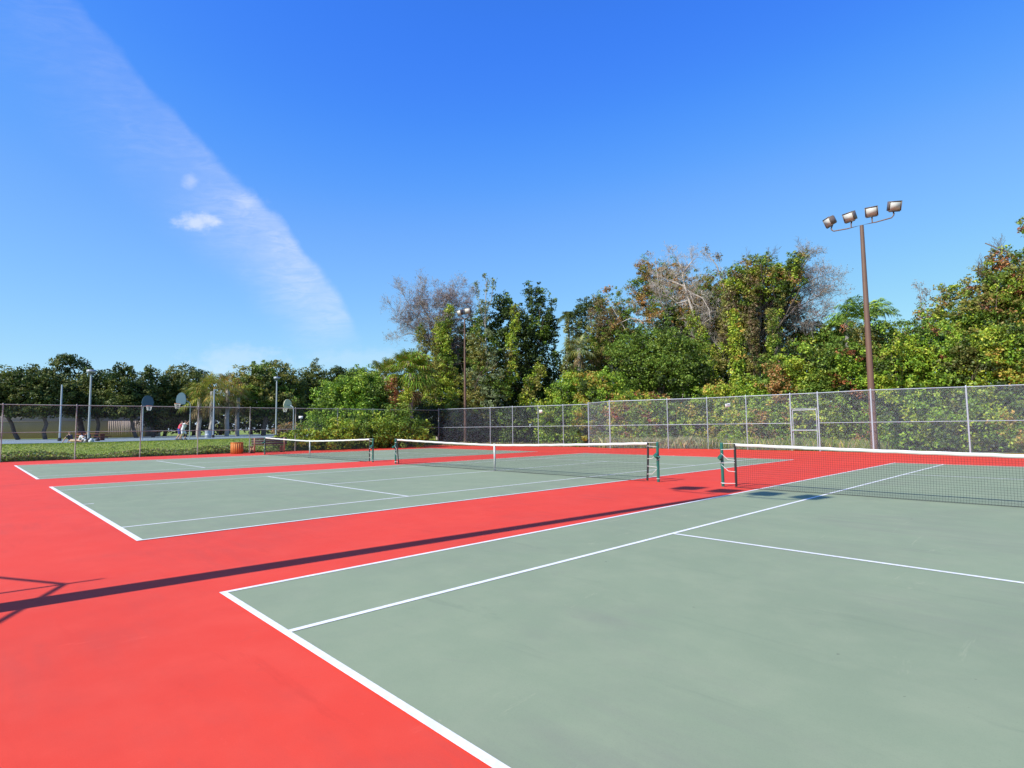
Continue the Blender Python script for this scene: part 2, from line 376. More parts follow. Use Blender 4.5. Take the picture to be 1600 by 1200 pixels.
# ------------------------------------------------------------------ nets
def make_net(x0, x1_, label, gap_l, gap_r, strap=True, seed=0, sag_l=0., sag_r=0.):
    rng = np.random.default_rng(seed)
    pl, pr = x0, x1_
    t = thing('tennis_net', ((pl+pr)/2, N_, 0), label, 'tennis net', 'tennis nets across the three courts')
    xa, xb = pl+gap_l, pr-gap_r; mid = (xa+xb)/2
    top = lambda x: .925 + .145*np.abs((x-mid)/((pr-pl)/2))**1.35
    # posts
    for k, px in enumerate((pl, pr)):
        s = 1 if px == pl else -1
        m = MB(); m.tube([[px, N_, -.02], [px, N_, 1.06]], .038, 14); m.tube([[px, N_, 1.06], [px, N_, 1.085]], [.043, .03], 14)
        p = m.build('post', M['postgreen'], t, smooth=True)
        g = MB(); yo = -.05
        g.box((px, N_+yo, .72), (.07, .06, .14)); g.tube([[px, N_+yo-.02, .72], [px, N_+yo-.10, .72]], .045, 10)
        if k == 1: g.tube([[px, N_+yo-.09, .72], [px+.13, N_+yo-.09, .68]], .014, 6); g.ell((px+.13, N_+yo-.09, .68), (.03, .03, .03), 8, 6)
        g.build('winch', M['postgreen'], p)
    # mesh
    nm = MB(); xsn = np.arange(xa, xb, .0457)
    tz = top(xsn)-.03
    e = 1-np.clip((xsn-xa)/.5, 0, 1); e2_ = 1-np.clip((xb-xsn)/.5, 0, 1)
    shx = np.zeros_like(xsn)
    rows = 21; zs = np.linspace(0, 1, rows)
    bulge = lambda x, q_: .03*np.sin(x*1.7+seed)*np.sin(q_*3.1)
    P = np.zeros((len(xsn), rows, 3))
    for j, qv in enumerate(zs):
        P[:, j, 0] = xsn + sag_l*e*np.sin(qv*math.pi)*.0 + (sag_l*e - sag_r*e2_)*(1-qv)**1.6
        P[:, j, 1] = N_ + bulge(xsn, qv) - .05*(1-qv)**3
        P[:, j, 2] = .015 + (tz-.015)*qv
    nm.bars(P[:, :-1].reshape(-1, 3), P[:, 1:].reshape(-1, 3), .0017)
    nm.bars(P[:-1].reshape(-1, 3), P[1:].reshape(-1, 3), .0017)
    # slack foot of the net lying on the court
    fo = P[:, 0].copy(); f1 = fo.copy(); f1[:, 1] -= .07+.03*np.sin(xsn*2.3); f1[:, 2] = .012
    nm.bars(fo, f1, .0020); nm.bars(f1[:-1], f1[1:], .0032); nm.bars(fo[:-1], fo[1:], .0036)
    up = P[:, 2].copy(); nm.bars(up[:-1], up[1:], .003)
    nm.build('netting', M['net'], t)
    hb = MB(); xh = np.linspace(xa-.02, xb+.02, 60)
    th = top(xh); n = len(xh); V = []
    for dy, dz in ((-.012, 0), (-.014, -.062), (.014, -.062), (.012, 0), (0, .007)): V.append(np.stack([xh, N_+dy+0*xh, th+dz+.004*np.sin(xh*9+seed)], 1))
    V = np.concatenate(V); F = []
    for k in range(5):
        k2 = (k+1) % 5
        for i in range(n-1): F.append([k*n+i, k*n+i+1, k2*n+i+1, k2*n+i])
    hb.add(V, F); hb.build('headband', M['netwhite'], t)
    for A_c, B_c in (([pl, N_, 1.065], [xa, N_, float(top(xa))]), ([xb, N_, float(top(xb))], [pr, N_, 1.065])):
        cab = MB(); cab.tube([A_c, B_c], .006, 5); cab.build('cable', M['netwhite'], t)
    # dark side tapes
    for side, (xx, sg) in enumerate(((xa, sag_l), (xb, -sag_r))):
        st = MB(); qv = np.linspace(0, 1, 9); tt = float(top(xx))
        st.tube(np.stack([xx+sg*(1-qv)**1.6, np.full(9, N_), .02+(tt-.02)*qv], 1), .028, 6); st.build('side_tape', M['net'], t)
        # lacing cords from tape to post
        px = pl if side == 0 else pr
        hs_ = [.93, .66, .60, .38, .10] if side == 0 else [.97, .62, .42, .2]
        for i, h in enumerate(hs_):
            h2 = h+(.16 if i % 2 else -.02); tx = xx+sg*(1-h)**1.6
            lc = MB(); lc.tube([[tx, N_-.03, h], [(tx+px)/2, N_-.035, min(h, h2)+.01], [px, N_-.045, min(h2, 1.0)]], .0065, 5); lc.build('lacing_cord', M['netwhite'], t)
        lc = MB(); lc.tube([[px+.05*math.cos(a), N_+.05*math.sin(a), .60+.01*math.cos(a*2)] for a in np.linspace(0, 6.28, 10)], .006, 5); lc.build('cord_loop', M['netwhite'], t); lc = MB()
        lc.tube([[px+.045*math.cos(a), N_+.045*math.sin(a), .09] for a in np.linspace(0, 6.28, 10)], .007, 5)
        lc.build('cord_loop', M['netwhite'], t)
    if strap:
        sm_ = MB(); sm_.box((mid, N_-.02, .46), (.05, .012, .90)); sm_.box((mid, N_+.02, .46), (.05, .012, .90)); sm_.box((mid, N_, .945), (.054, .06, .02))
        sm_.box((mid, N_, .05), (.04, .05, .08)); sm_.build('centre_strap', M['netwhite'], t)
    return t
po = .914
make_net(-po, W_+po, 'nearest tennis net cut off by the right edge of the photo', .34, .3, True, 1)
make_net(x2-po, x2+W_+po, 'middle tennis net with a white centre strap, green winch post beside the red walkway', .12, .30, True, 2, .12, .05)
make_net(x1-po, x1+W_+po, 'farthest tennis net in front of the brown bench', .10, .30, True, 3, 0., .02)

# ------------------------------------------------------------------ chain link fences
def fence(posts, h, label, z0=0., m_post='steel', m_wire='wire', pitch=.07, wr=.0021, skip_gate=None, midz=1.55, postr=.029, big=(), group='chain link fences round the courts'):
    P = [np.array(p, float) for p in posts]
    t = thing('chain_link_fence', (P[0][0], P[0][1], z0), label, 'fence', group)
    for i, p in enumerate(P):
        r = postr*(1.35 if i in big else 1)
        m = MB(); m.tube([[p[0], p[1], z0-.1], [p[0], p[1], z0+h+.02]], r, 10)
        m.tube([[p[0], p[1], z0+h+.02], [p[0], p[1], z0+h+.08]], [r*1.15, r*.4], 10)
        for bz in (.3, .9, 2.1, 2.7): m.tube([[p[0], p[1], z0+bz-.012], [p[0], p[1], z0+bz+.012]], r*1.12, 10)
        m.build('post', M[m_post], t, smooth=False)
    tr = MB(); mrs = [MB()]; wm = MB()
    for i in range(len(P)-1):
        a, b = P[i], P[i+1]; Ld = np.linalg.norm(b-a); ux = (b-a)/Ld
        tr.tube([[a[0], a[1], z0+h], [b[0], b[1], z0+h]], .021, 8)
        if skip_gate == i:
            mrs.append(MB()); zz = 2.35; tr.tube([[a[0], a[1], z0+zz], [b[0], b[1], z0+zz]], .021, 8); zlo = zz
        else:
            mrs[-1].tube([[a[0], a[1], z0+midz], [b[0], b[1], z0+midz]], .019, 8); zlo = .04
        hh = h-zlo; o_ = np.array([ux[1], -ux[0]])*.036
        for sg in (1, -1):
            s0 = np.arange(-hh, Ld, pitch) if sg == 1 else np.arange(0, Ld+hh, pitch)
            # diagonal wires clipped to the panel
            za = np.where(sg == 1, np.maximum(0, -s0), np.maximum(0, s0-Ld)); zb = np.where(sg == 1, np.minimum(hh, Ld-s0), np.minimum(hh, s0))
            ok = zb-za > .02; s0, za, zb = s0[ok], za[ok], zb[ok]
            A = a[None]+ux[None]*(s0+sg*za)[:, None]+o_; B = a[None]+ux[None]*(s0+sg*zb)[:, None]+o_
            wm.bars(np.column_stack([A, z0+zlo+za]), np.column_stack([B, z0+zlo+zb]), wr)
        wm.bars([[a[0]+o_[0], a[1]+o_[1], z0+zlo+.01]], [[b[0]+o_[0], b[1]+o_[1], z0+zlo+.01]], .003)
    tr.build('top_rail', M[m_post], t, smooth=True); [q_.build('middle_rail', M[m_post], t, smooth=True) for q_ in mrs if q_.v]; wm.build('wire_mesh', M[m_wire], t)
    return t
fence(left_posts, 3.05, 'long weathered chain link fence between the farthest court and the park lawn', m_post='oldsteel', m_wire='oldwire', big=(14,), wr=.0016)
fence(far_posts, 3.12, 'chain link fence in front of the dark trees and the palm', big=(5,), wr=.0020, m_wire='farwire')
ft = fence(right_posts, 3.2, 'galvanised chain link fence with the gate, in front of the bright green shrubs', skip_gate=5, big=(1, 5, 6, 7, 8), wr=.0020)
# gate in the right fence
ga, gb = np.array(right_posts[5]), np.array(right_posts[6]); gu = (gb-ga)/np.linalg.norm(gb-ga)
g0, g1 = ga+gu*.10, gb-gu*.10; gl = np.linalg.norm(g1-g0)
gm = MB()
for zz in (.10, 1.15, 2.28): gm.tube([[g0[0], g0[1], zz], [g1[0], g1[1], zz]], .024, 8)
for p in (g0, g1): gm.tube([[p[0], p[1], .10], [p[0], p[1], 2.28]], .024, 8)
gate = gm.build('gate', M['steel'], ft)
wm = MB()
for sg in (1, -1):
    hh = 2.16; s0 = np.arange(-hh, gl, .062) if sg == 1 else np.arange(0, gl+hh, .062)
    za = np.maximum(0, -s0) if sg == 1 else np.maximum(0, s0-gl); zb = np.minimum(hh, gl-s0) if sg == 1 else np.minimum(hh, s0)
    ok = zb-za > .02; s0, za, zb = s0[ok], za[ok], zb[ok]
    wm.bars(np.column_stack([g0+gu*(s0+sg*za)[:, None], .11+za]), np.column_stack([g0+gu*(s0+sg*zb)[:, None], .11+zb]), .0022)
wm.build('gate_mesh', M['wire'], gate)
lt = MB(); lt.box((g0[0], g0[1]-.03, 1.12), (.05, .05, .14)); lt.build('latch', M['steel'], gate)
# back fence frame behind the camera's left whose shadow reaches into the picture
bp_ = thing('fence_frame', (-1.79, -4.4, 0), 'galvanised fence corner frame beside the nearest floodlight pole', 'fence')
m = MB(); m.tube([[-1.79, -4.4, 0], [-1.79, -4.4, 3.3]], [.04, .022], 8); m.build('post', M['steel'], bp_)
m = MB(); m.tube([[-1.79, -4.4, 3.02], [-9.7, -8.7, 3.02]], .024, 8); m.tube([[-1.79, -4.4, 3.02], [5.4, -8.0, 3.02]], .024, 8); m.build('top_rail', M['steel'], bp_)

# signs on the fence
M['signwhite'] = mat('sign_white', (.78, .78, .76), .5, n1=(9, .3, (.6, .6, .6)))
M['ink'] = mat('sign_ink', (.05, .05, .06), .6)
def sign(px, py, wpx, hpx, d, label):
    c = at(px, py, d); k = m_per_px(px, py, d); w_, h_ = wpx*k, hpx*k
    t = thing('sign', c, label, 'sign', 'small white notices on the fence')
    m = MB(); m.box(c, (w_, .012, h_), rz=math.atan2(Rv[1], Rv[0])*.35); m.build('panel', M['signwhite'], t)
    m = MB()
    for i, (dx, dz, ww) in enumerate(((0, .22, .5), (0, 0, .62), (0, -.22, .42))):
        a = math.atan2(Rv[1], Rv[0])*.35
        m.box(c+np.array([math.sin(a)*.009, -math.cos(a)*.009, dz*h_]), (w_*ww, .004, h_*.07), rz=a)
    m.build('lettering', M['ink'], t)
sign(845, 643, 5, 5, 43.6, 'small white notice high on the far fence in front of dark trees')
sign(1137, 633, 7.5, 5.5, 38.3, 'small white notice high on the galvanised fence left of the gate')

# ------------------------------------------------------------------ floodlights
M['lens'] = mat('lamp_glass', (.55, .56, .54), .5, .0, n1=(2.2, .4, (.40, .39, .36)))
def lamp_head(t, c, yaw, tilt, sx=.56, group=None):
    "box head whose glass looks along -Y when yaw = 0; tilt down"
    cy, sy = math.cos(yaw), math.sin(yaw); ct, st = math.cos(tilt), math.sin(tilt)
    Rz = np.array([[cy, -sy, 0], [sy, cy, 0], [0, 0, 1]]); Rx = np.array([[1, 0, 0], [0, ct, -st], [0, st, ct]]); R = Rz@Rx
    c = np.array(c, float)
    hz = sx*.84; dp = .36
    m = MB(); V = []
    f = -dp/2; b = dp/2
    prof_ = [(f, 1.0), (b-.10, .98), (b, .72)]
    for y, k in prof_:
        for sx_, sz_ in ((-1, -1), (1, -1), (1, 1), (-1, 1)): V.append([sx_*sx/2*k, y, sz_*hz/2*k])
    V = np.array(V)@R.T + c; F = []
    for i in range(2):
        for j in range(4): k = (j+1) % 4; F.append([i*4+j, i*4+k, (i+1)*4+k, (i+1)*4+j])
    F.append([8, 9, 10, 11]); m.add(V, F)
    rim = .035
    for a, b_, s1, s2 in ((0, hz/2, sx+.03, rim), (0, -hz/2, sx+.03, rim)): m.box(c+R@np.array([a, f-.01, b_]), (s1, .05, s2), R=R)
    for a in (-sx/2, sx/2): m.box(c+R@np.array([a, f-.01, 0]), (rim, .05, hz-rim), R=R)
    hd = m.build('lamp_head', M['bronze'], t)
    g = MB(); g.box(c+R@np.array([0, f-.018, 0]), (sx-.09, .02, hz-.09), R=R); g.build('glass', M['lens'], hd)
    k = MB(); k.box(c+R@np.array([0, f+.0, -hz/2-.035]), (sx*.9, .06, .035), R=R)
    k.tube([c+R@np.array([0, .02, -hz/2+.02]), c+np.array([0, 0, -hz/2-.20])], .035, 8); k.build('knuckle', M['dark'], hd)
    return hd
def floodlight(base, h, label, arm, heads, tilt=.5, back=False, r0=.185, r1=.095):
    t = thing('floodlight_pole', base, label, 'floodlight pole', 'brown floodlight poles round the courts')
    x, y, z = base
    m = MB(); m.tube([[x, y, z], [x, y, z+h*.5], [x, y, z+h]], [r0, (r0+r1)/2, r1], 16); m.tube([[x, y, z], [x, y, z+.05]], r0*1.7, 12)
    m.build('pole', M['brown'], t, smooth=True)
    a = arm/2; m = MB(); zz = z+h+.02
    m.tube([[x-a-.12, y, zz+.24], [x-a-.10, y, zz+.12], [x-a, y, zz+.02], [x-a*.5, y, zz-.02], [x, y, zz], [x+a*.5, y, zz-.02], [x+a, y, zz+.02], [x+a+.10, y, zz+.12], [x+a+.12, y, zz+.24]], .032, 8)
    n = len(heads)
    for i in range(1, n-1): xi = x-a-.12+(2*a+.24)*i/(n-1); m.tube([[xi, y, zz], [xi, y, zz+.26]], .03, 8)
    m.build('crossarm', M['brown'], t, smooth=True)
    for i, yaw in enumerate(heads):
        xi = x-a-.12+(2*a+.24)*i/(n-1)
        lamp_head(t, (xi, y, zz+.62), yaw+(math.pi if back else 0), tilt)
    return t
b1 = at(1366, 690, 35.6); floodlight((b1[0], b1[1], -.03), 12.1, 'tall brown floodlight pole with four lamps rising behind the right fence', 2.75, [-.75, -.32, .2, .62], .42)
b2 = at(727, 690, 50.8); floodlight((b2[0], b2[1], -.03), 11.2, 'slim brown floodlight pole with two lamps in front of the dark trees', .85, [-.1, .35], .30, r0=.14, r1=.055)
floodlight((-1.0, -2.25, 0), 11.3, 'brown floodlight pole just left of the camera casting the long shadow', 2.5, [.3, .12, -.12, -.3], .42, back=True, r0=.19, r1=.10)

# ------------------------------------------------------------------ bench, litter bin
M['plank'] = mat('weathered_brown_plank', (.105, .085, .085), .8, n1=(6, .6, (.06, .045, .045)), bump=(30, .5, .01))
M['benchleg'] = mat('brown_timber', (.42, .25, .15), .8, n1=(5, .6, (.25, .13, .08)))
def bench():
    c = gnd(413, 708.5, 0); ax = math.atan2(1, 0)          # runs along the fence (Y)
    c = np.array([-33.95, 13.2, 0])
    t = thing('park_bench', c, 'brown slatted bench beside the far fence behind the farthest net', 'bench')
    L = 2.35
    m = MB()
    for i in range(3): m.box(c+np.array([-.22+.19*i, 0, .47]), (.17, L, .045))
    m.build('seat', M['plank'], t)
    m = MB()
    for i in range(3): m.box(c+np.array([.29-.03*(i-1), 0, .62+.165*i]), (.045, L, .145))
    m.build('backrest', M['plank'], t)
    for s in (-1, 1):
        for dx, hh in ((-.2, .45), (.2, .45)):
            m = MB(); m.box(c+np.array([dx, s*L*.42, hh/2-.01]), (.13, .14, hh)); m.build('leg', M['benchleg'], t)
        m = MB(); m.box(c+np.array([.33, s*L*.42, .55]), (.05, .09, .9)); m.build('back_support', M['benchleg'], t)
bench()
def bin_():
    c = np.array([-34.05, 11.0, 0]); p = gnd(370, 709, 0); c = np.array([p[0], p[1], 0])
    t = thing('litter_bin', c, 'round orange timber litter bin left of the bench', 'litter bin')
    mo = mat('orange_timber', (.50, .17, .03), .7, n1=(7, .6, (.30, .09, .02)), n2=(2., .3, (.6, .26, .07)))
    m = MB(); n = 18; rr = .36
    for i in range(n):
        a = 2*math.pi*i/n; m.box(c+np.array([math.cos(a)*rr, math.sin(a)*rr, .36]), (.035, 2*math.pi*rr/n*.9, .72), rz=a)
    m.build('slat_shell', mo, t)
    m = MB(); m.tube([c+[0, 0, .68], c+[0, 0, .74]], rr+.03, 20); m.tube([c+[0, 0, .06], c+[0, 0, .70]], rr-.03, 16); m.build('rim', mo, t)
    m = MB(); m.tube([c+[0, 0, .735], c+[0, 0, .75]], rr*.62, 16); m.build('opening', M['dark'], t)
bin_()

# ------------------------------------------------------------------ vegetation helpers
def nrm(a): return a/(np.linalg.norm(a, axis=-1, keepdims=True)+1e-9)
PAL = {   # leaf colours, linear
 'dark': [(.030, .062, .014), (.045, .085, .018), (.065, .11, .03), (.022, .045, .012)],
 'oak': [(.060, .085, .020), (.085, .115, .028), (.045, .07, .018), (.11, .125, .04)],
 'mid': [(.075, .15, .022), (.11, .19, .03), (.055, .11, .018), (.14, .21, .04)],
 'bright': [(.13, .26, .028), (.18, .32, .035), (.09, .19, .022), (.25, .36, .05), (.06, .13, .02)],
 'lime': [(.27, .38, .04), (.20, .33, .035), (.36, .42, .07), (.13, .24, .03)],
 'olive': [(.14, .17, .04), (.19, .20, .055), (.10, .13, .03), (.24, .22, .08)],
 'rust': [(.30, .17, .08), (.22, .15, .06), (.36, .20, .09), (.17, .17, .05), (.28, .24, .10)],
 'red': [(.33, .10, .05), (.40, .16, .06), (.24, .08, .05), (.36, .24, .10)],
 'yellow': [(.45, .38, .06), (.36, .38, .05), (.50, .30, .07), (.24, .32, .05)],
 'brown': [(.20, .13, .07), (.27, .19, .11), (.14, .10, .05), (.18, .18, .07)],
 'grey': [(.30, .27, .25), (.23, .20, .19), (.36, .33, .30)],
 'pale': [(.24, .30, .14), (.30, .34, .19), (.17, .23, .09)],
 'twig': [(.27, .21, .23), (.20, .16, .18), (.33, .26, .27), (.24, .20, .17)],
 'palet': [(.46, .40, .36), (.36, .31, .28), (.52, .46, .41)],
 'straw': [(.45, .36, .20), (.36, .30, .15), (.52, .42, .25), (.25, .27, .09)],
 'grass': [(.16, .24, .04), (.22, .29, .06), (.12, .18, .03), (.30, .32, .11)],
}
for k_, f_ in dict(mid=1.35, bright=1.3, lime=1.15, olive=1.25, dark=1.0, oak=1.35, rust=1.2).items(): PAL[k_] = [(min(.6, c[0]*f_*1.12), min(.6, c[1]*f_), c[2]*f_*.8) for c in PAL[k_]]
def leaf_quads(mb, P, out, size, cols, rng, asp=.55, upb=.25, rnd=.75):
    n = len(P); Nn = nrm(out*.75+rng.normal(size=(n, 3))*rnd+np.array([0, 0, upb])); T = nrm(np.cross(Nn, rng.normal(size=(n, 3)))); B = np.cross(Nn, T)
    s = (size*rng.uniform(.5, 1.55, n))[:, None]
    V = np.stack([P+T*s*.5, P+B*s*asp*.5+Nn*s*.08, P-T*s*.5, P-B*s*asp*.5+Nn*s*.08], 1).reshape(-1, 3)
    b = np.arange(n)[:, None]*4
    mb.add(V, b+np.array([[0, 1, 2, 3]]), cols)
def crown(mb, blobs, rng, pal, leaf=.19, clump=.5, cov=1.0, fill=.25, mixpal=None, mixamt=.3, freq=.55, nper=None, ragged=.12, flat=.75, asp=.55):
    """blobs: (centre, radii).  leaves sit in clumps spread over and inside each blob"""
    for c, r in blobs:
        c = np.array(c); r = np.array(r, float)
        area = 4*math.pi*((r[0]*r[1])**1.6/3+(r[0]*r[2])**1.6/3+(r[1]*r[2])**1.6/3)**(1/1.6)
        K = max(5, int(area/(clump**2)*.62*cov)); K2 = int(K*fill)
        dr = nrm(rng.normal(size=(K+K2, 3))); rr = np.concatenate([rng.uniform(.70, 1.0+ragged, K), rng.uniform(.2, .8, K2)])
        lump = 1+.20*np.sin(dr[:, 0]*6+c[0])*np.sin(dr[:, 1]*6+c[1]*2)+.13*np.sin(dr[:, 2]*8+c[0]*3)
        CC = c+dr*r*(rr*lump)[:, None]
        n = nper or int(10*(clump/leaf)**1.55*.75)
        rc = clump*rng.uniform(.45, 1.2, len(CC))
        idx = np.repeat(np.arange(len(CC)), n); d2_ = nrm(rng.normal(size=(len(idx), 3)))
        P = CC[idx]+d2_*(rc[idx]*rng.uniform(.25, 1, len(idx))**.6)[:, None]*np.array([1, 1, flat])
        out = nrm(dr[idx]*.6+d2_)
        pl = np.array(PAL[pal]); pi = (rng.integers(0, len(pl), len(CC)))[idx]; sel = rng.random(len(idx)) < .35; pi = np.where(sel, rng.integers(0, len(pl), len(idx)), pi)
        cols = pl[pi]
        if mixpal:
            mps = [mixpal] if isinstance(mixpal, str) else mixpal
            fld = np.sin(CC[:, 0]*freq*2.1+c[1])+np.sin(CC[:, 1]*freq*1.7+CC[:, 2]*freq*1.9+c[0])+rng.normal(size=len(CC))*.5
            thr = np.quantile(fld, 1-mixamt) if mixamt < 1 else -9
            which = (np.floor(np.abs(np.sin(CC[:, 2]*.9+CC[:, 0]*.6+c[0]))*len(mps)*.999)).astype(int)
            for wi, mp in enumerate(mps):
                p2 = np.array(PAL[mp]); s2 = ((fld > thr) & (which == wi))[idx]
                cols = np.where(s2[:, None], p2[rng.integers(0, len(p2), len(idx))], cols)
        cols = cols*rng.uniform(.75, 1.25, (len(idx), 1))
        keep = P[:, 2] > -.02
        leaf_quads(mb, P[keep], out[keep], leaf, cols[keep], rng, asp=asp)
def blobs_px(specs, d, depth=1.0):
    out = []
    for s in specs:
        px, py, rx, ry = s[:4]; dd = d+(s[4] if len(s) > 4 else 0.)
        k = m_per_px(px, py, dd); out.append((at(px, py, dd), (rx*k, rx*k*depth if rx*k*depth > .5 else .5, ry*k)))
    return out
def branch(segs, p, d, L, r, depth, rng, spread=.6, up=.1, kids=(2, 3), shrink=.72, wob=.18, minr=.006):
    n = 4; pts = [p]; rr = [r]
    for i in range(n):
        d = nrm(d+rng.normal(size=3)*wob+np.array([0, 0, up*.25])); p = p+d*L/n; pts.append(p); rr.append(max(minr, r*(1-(1-shrink)*(i+1)/n)))
    for i in range(n): segs.append((pts[i], pts[i+1], rr[i], rr[i+1], depth))
    if depth > 0:
        for k in range(rng.integers(kids[0], kids[1]+1)):
            j = rng.integers(1, n+1) if k else n
            dd = nrm(d+rng.normal(size=3)*spread+np.array([0, 0, up])); branch(segs, pts[j], dd, L*rng.uniform(.6, .9), rr[j]*.68, depth-1, rng, spread, up, kids, shrink, wob, minr)
def segs_mesh(segs, n=5):
    mb = MB()
    big = [s for s in segs if s[2] > .03]; sm_ = [s for s in segs if s[2] <= .03]
    for a, b, r0, r1, dp in big: mb.tube([a, b], [r0, r1], 6, cap=False)
    if sm_: mb.bars([s[0] for s in sm_], [s[1] for s in sm_], [s[2] for s in sm_])
    return mb
def trunk_mb(p0, p1, r0, r1, rng, n=7, wob=.12):
    t = np.linspace(0, 1, n)[:, None]; P = np.array(p0)*(1-t)+np.array(p1)*t; P[1:-1] += rng.normal(size=(n-2, 3))*wob*np.array([1, 1, 0])
    m = MB(); m.tube(P, np.linspace(r0, r1, n), 9); return m, P
def tree(name, label, cat, d, specs, pal, seed, group=None, z0=-.05, tr=.2, bark='bark', leaf=.19, clump=.55, cov=1., mixpal=None, mixamt=.3, depth=1., fill=.25, trunk=True, limbs=5, mat_='leaf', freq=.55, ragged=.12, twigs=0, foot=None, extra=None, nper=None):
    rng = np.random.default_rng(seed); bl = blobs_px(specs, d, depth)
    cs = np.array([b[0] for b in bl]); w_ = np.array([b[1][0]*b[1][2] for b in bl]); ctr = (cs*w_[:, None]).sum(0)/w_.sum()
    bx, by = ctr[0], ctr[1]
    if foot is not None: f_ = at(foot, 660, d); bx, by = f_[0], f_[1]
    t = thing(name, (bx, by, z0), label, cat, group)
    mb = MB(); crown(mb, bl, rng, pal, leaf, clump, cov, fill, mixpal, mixamt, freq, nper, ragged)
    if extra:
        for sp, pl_, cv in extra: crown(mb, blobs_px(sp, d, depth), rng, pl_, leaf, clump*.8, cv, .2)
    mb.build('crown' if trunk else 'foliage', M[mat_], t)
    if trunk:
        top = np.array([ctr[0], ctr[1], max(ctr[2], z0+.6)]); m, P = trunk_mb((bx, by, z0), top, tr, tr*.5, rng)
        segs = []
        for b in bl[:10]:
            a = P[rng.integers(3, 6)]; v_ = b[0]-a; L = np.linalg.norm(v_); branch(segs, a, nrm(v_), L*.6, tr*.35, 1, rng, .4, .1)
        for _ in range(twigs):
            b = bl[rng.integers(len(bl))]; dr = nrm(rng.normal(size=3)+np.array([0, 0, .8])); branch(segs, b[0]+dr*np.array(b[1])*.6, dr, .55, .016, 3, rng, .5, .3, kids=(2, 4))
        for a, b, r0, r1, dp in segs:
            if r0 > .02: m.tube([a, b], [r0, r1], 5, cap=False)
            else: m.bars([a], [b], r0)
        m.build('trunk', M[bark], t)
    return t
def shrub(label, d, specs, pal, seed, group='leafy shrubs massed behind the fence', **kw):
    kw.setdefault('tr', .07); kw.setdefault('name', 'shrub')
    nm = kw.pop('name')
    bl = list(specs)+[(px, min(692, py+ry*.9), rx*.8, max(6, (700-py-ry)*.5)) for px, py, rx, ry, *_ in specs if py+ry < 690]
    if kw.pop('skirt', False):
        lo = min(s_[0]-s_[2]*.7 for s_ in specs); hi = max(s_[0]+s_[2]*.7 for s_ in specs); rg = np.random.default_rng(seed+500); x_ = lo
        while x_ < hi+8: bl.append((x_, 662+rg.uniform(-14, 10), 16, 24, -1.7)); bl.append((x_+8, 688, 14, 13, -2.0)); x_ += 21
    return tree(nm, label, 'shrub', d, bl, pal, seed, group=group, **kw)
def fan_frond(mb, base, dirv, L, rng, cols, fan=.95, nb=16):
    dirv = nrm(np.array(dirv, float)); side = nrm(np.cross(dirv, [0, 0, 1.])+rng.normal(size=3)*.1); upv = np.cross(side, dirv)
    t = np.linspace(0, 1, 5)[:, None]; P = base+dirv*L*t+np.array([0, 0, -1.])*(t**2)*L*.18
    mb.tube(P, [.02, .018, .016, .014, .012], 4, col=cols[0]*.8, cap=False)
    tip = P[-1]; dv = nrm(P[-1]-P[-2])
    for i in range(nb):
        a = (i/(nb-1)-.5)*2*rad(120); v_ = dv*math.cos(a)+side*math.sin(a); l = fan*rng.uniform(.8, 1.1)*(1-.25*abs(a)/2.1)
        m1 = tip+v_*l*.55+upv*l*.06; e_ = tip+v_*l+np.array([0, 0, -.38*l]); wv = nrm(np.cross(v_, upv))*.042
        c = cols[rng.integers(len(cols))]*rng.uniform(.8, 1.2)
        mb.add([tip, m1-wv, e_, m1+wv], [[0, 1, 2, 3]], c)
def sabal(px, py, d, label, seed, r=1.0, n=38, pal=('mid', 'olive'), z0=-.03, tr=.19, group=None, dead=10, fan=.95, skirt=1.0):
    rng = np.random.default_rng(seed); c = at(px, py, d); t = thing('cabbage_palm', (c[0], c[1], z0), label, 'palm tree', group)
    m, P = trunk_mb((c[0], c[1], z0), c, tr*1.1, tr, rng, wob=.05); m.build('trunk', M['greybark'], t)
    mb = MB(); cl = np.array(PAL[pal[0]]+PAL[pal[1]]); dc_ = np.array(PAL['brown']+PAL['straw'][:1])
    for i in range(n):
        el = rng.uniform(-.45, 1.45); az = rng.uniform(0, 6.283); v_ = np.array([math.cos(az)*math.cos(el), math.sin(az)*math.cos(el), math.sin(el)])
        fan_frond(mb, c+v_*.1, v_, r*rng.uniform(.75, 1.15), rng, cl, fan)
    mb.build('fronds', M['leaf'], t)
    if dead:
        mb = MB()
        for i in range(dead):
            az = rng.uniform(0, 6.283); v_ = np.array([math.cos(az)*.45, math.sin(az)*.45, -1.]); fan_frond(mb, c+np.array([0, 0, -.2]), v_, r*.9*skirt, rng, dc_, fan*.8, 10)
        mb.build('dead_fronds', M['dryleaf'], t)
    return t
def feather_frond(mb, base, az, el, L, rng, cols, droop=.5, lf=.6, n=26, w=.03):
    h = np.array([math.cos(az), math.sin(az), 0.]); t = np.linspace(0, 1, 9)
    P = base+h*(L*math.cos(el)*t)[:, None]+np.array([0, 0, 1.])*(L*(math.sin(el)*t-droop*t**2.2))[:, None]
    mb.tube(P, np.linspace(.04, .008, 9), 4, col=cols[0], cap=False)
    side = np.array([-h[1], h[0], 0.])
    for i in range(n):
        s = .12+.88*i/(n-1); f = s*8; k = min(7, int(f)); p = P[k]+(P[k+1]-P[k])*(f-k); tg = nrm(P[k+1]-P[k])
        for sg in (-1, 1):
            l = lf*math.sin(math.pi*min(1, s*.85+.12))*rng.uniform(.8, 1.15)+.08; v_ = nrm(side*sg+tg*.55+np.array([0, 0, rng.uniform(-.5, .25)])); e_ = p+v_*l+np.array([0, 0, -.3*l]); wv = tg*w
            c = cols[rng.integers(len(cols))]*rng.uniform(.8, 1.2); mid = p+v_*l*.5
            mb.add([p, mid-wv, e_, mid+wv], [[0, 1, 2, 3]], c)
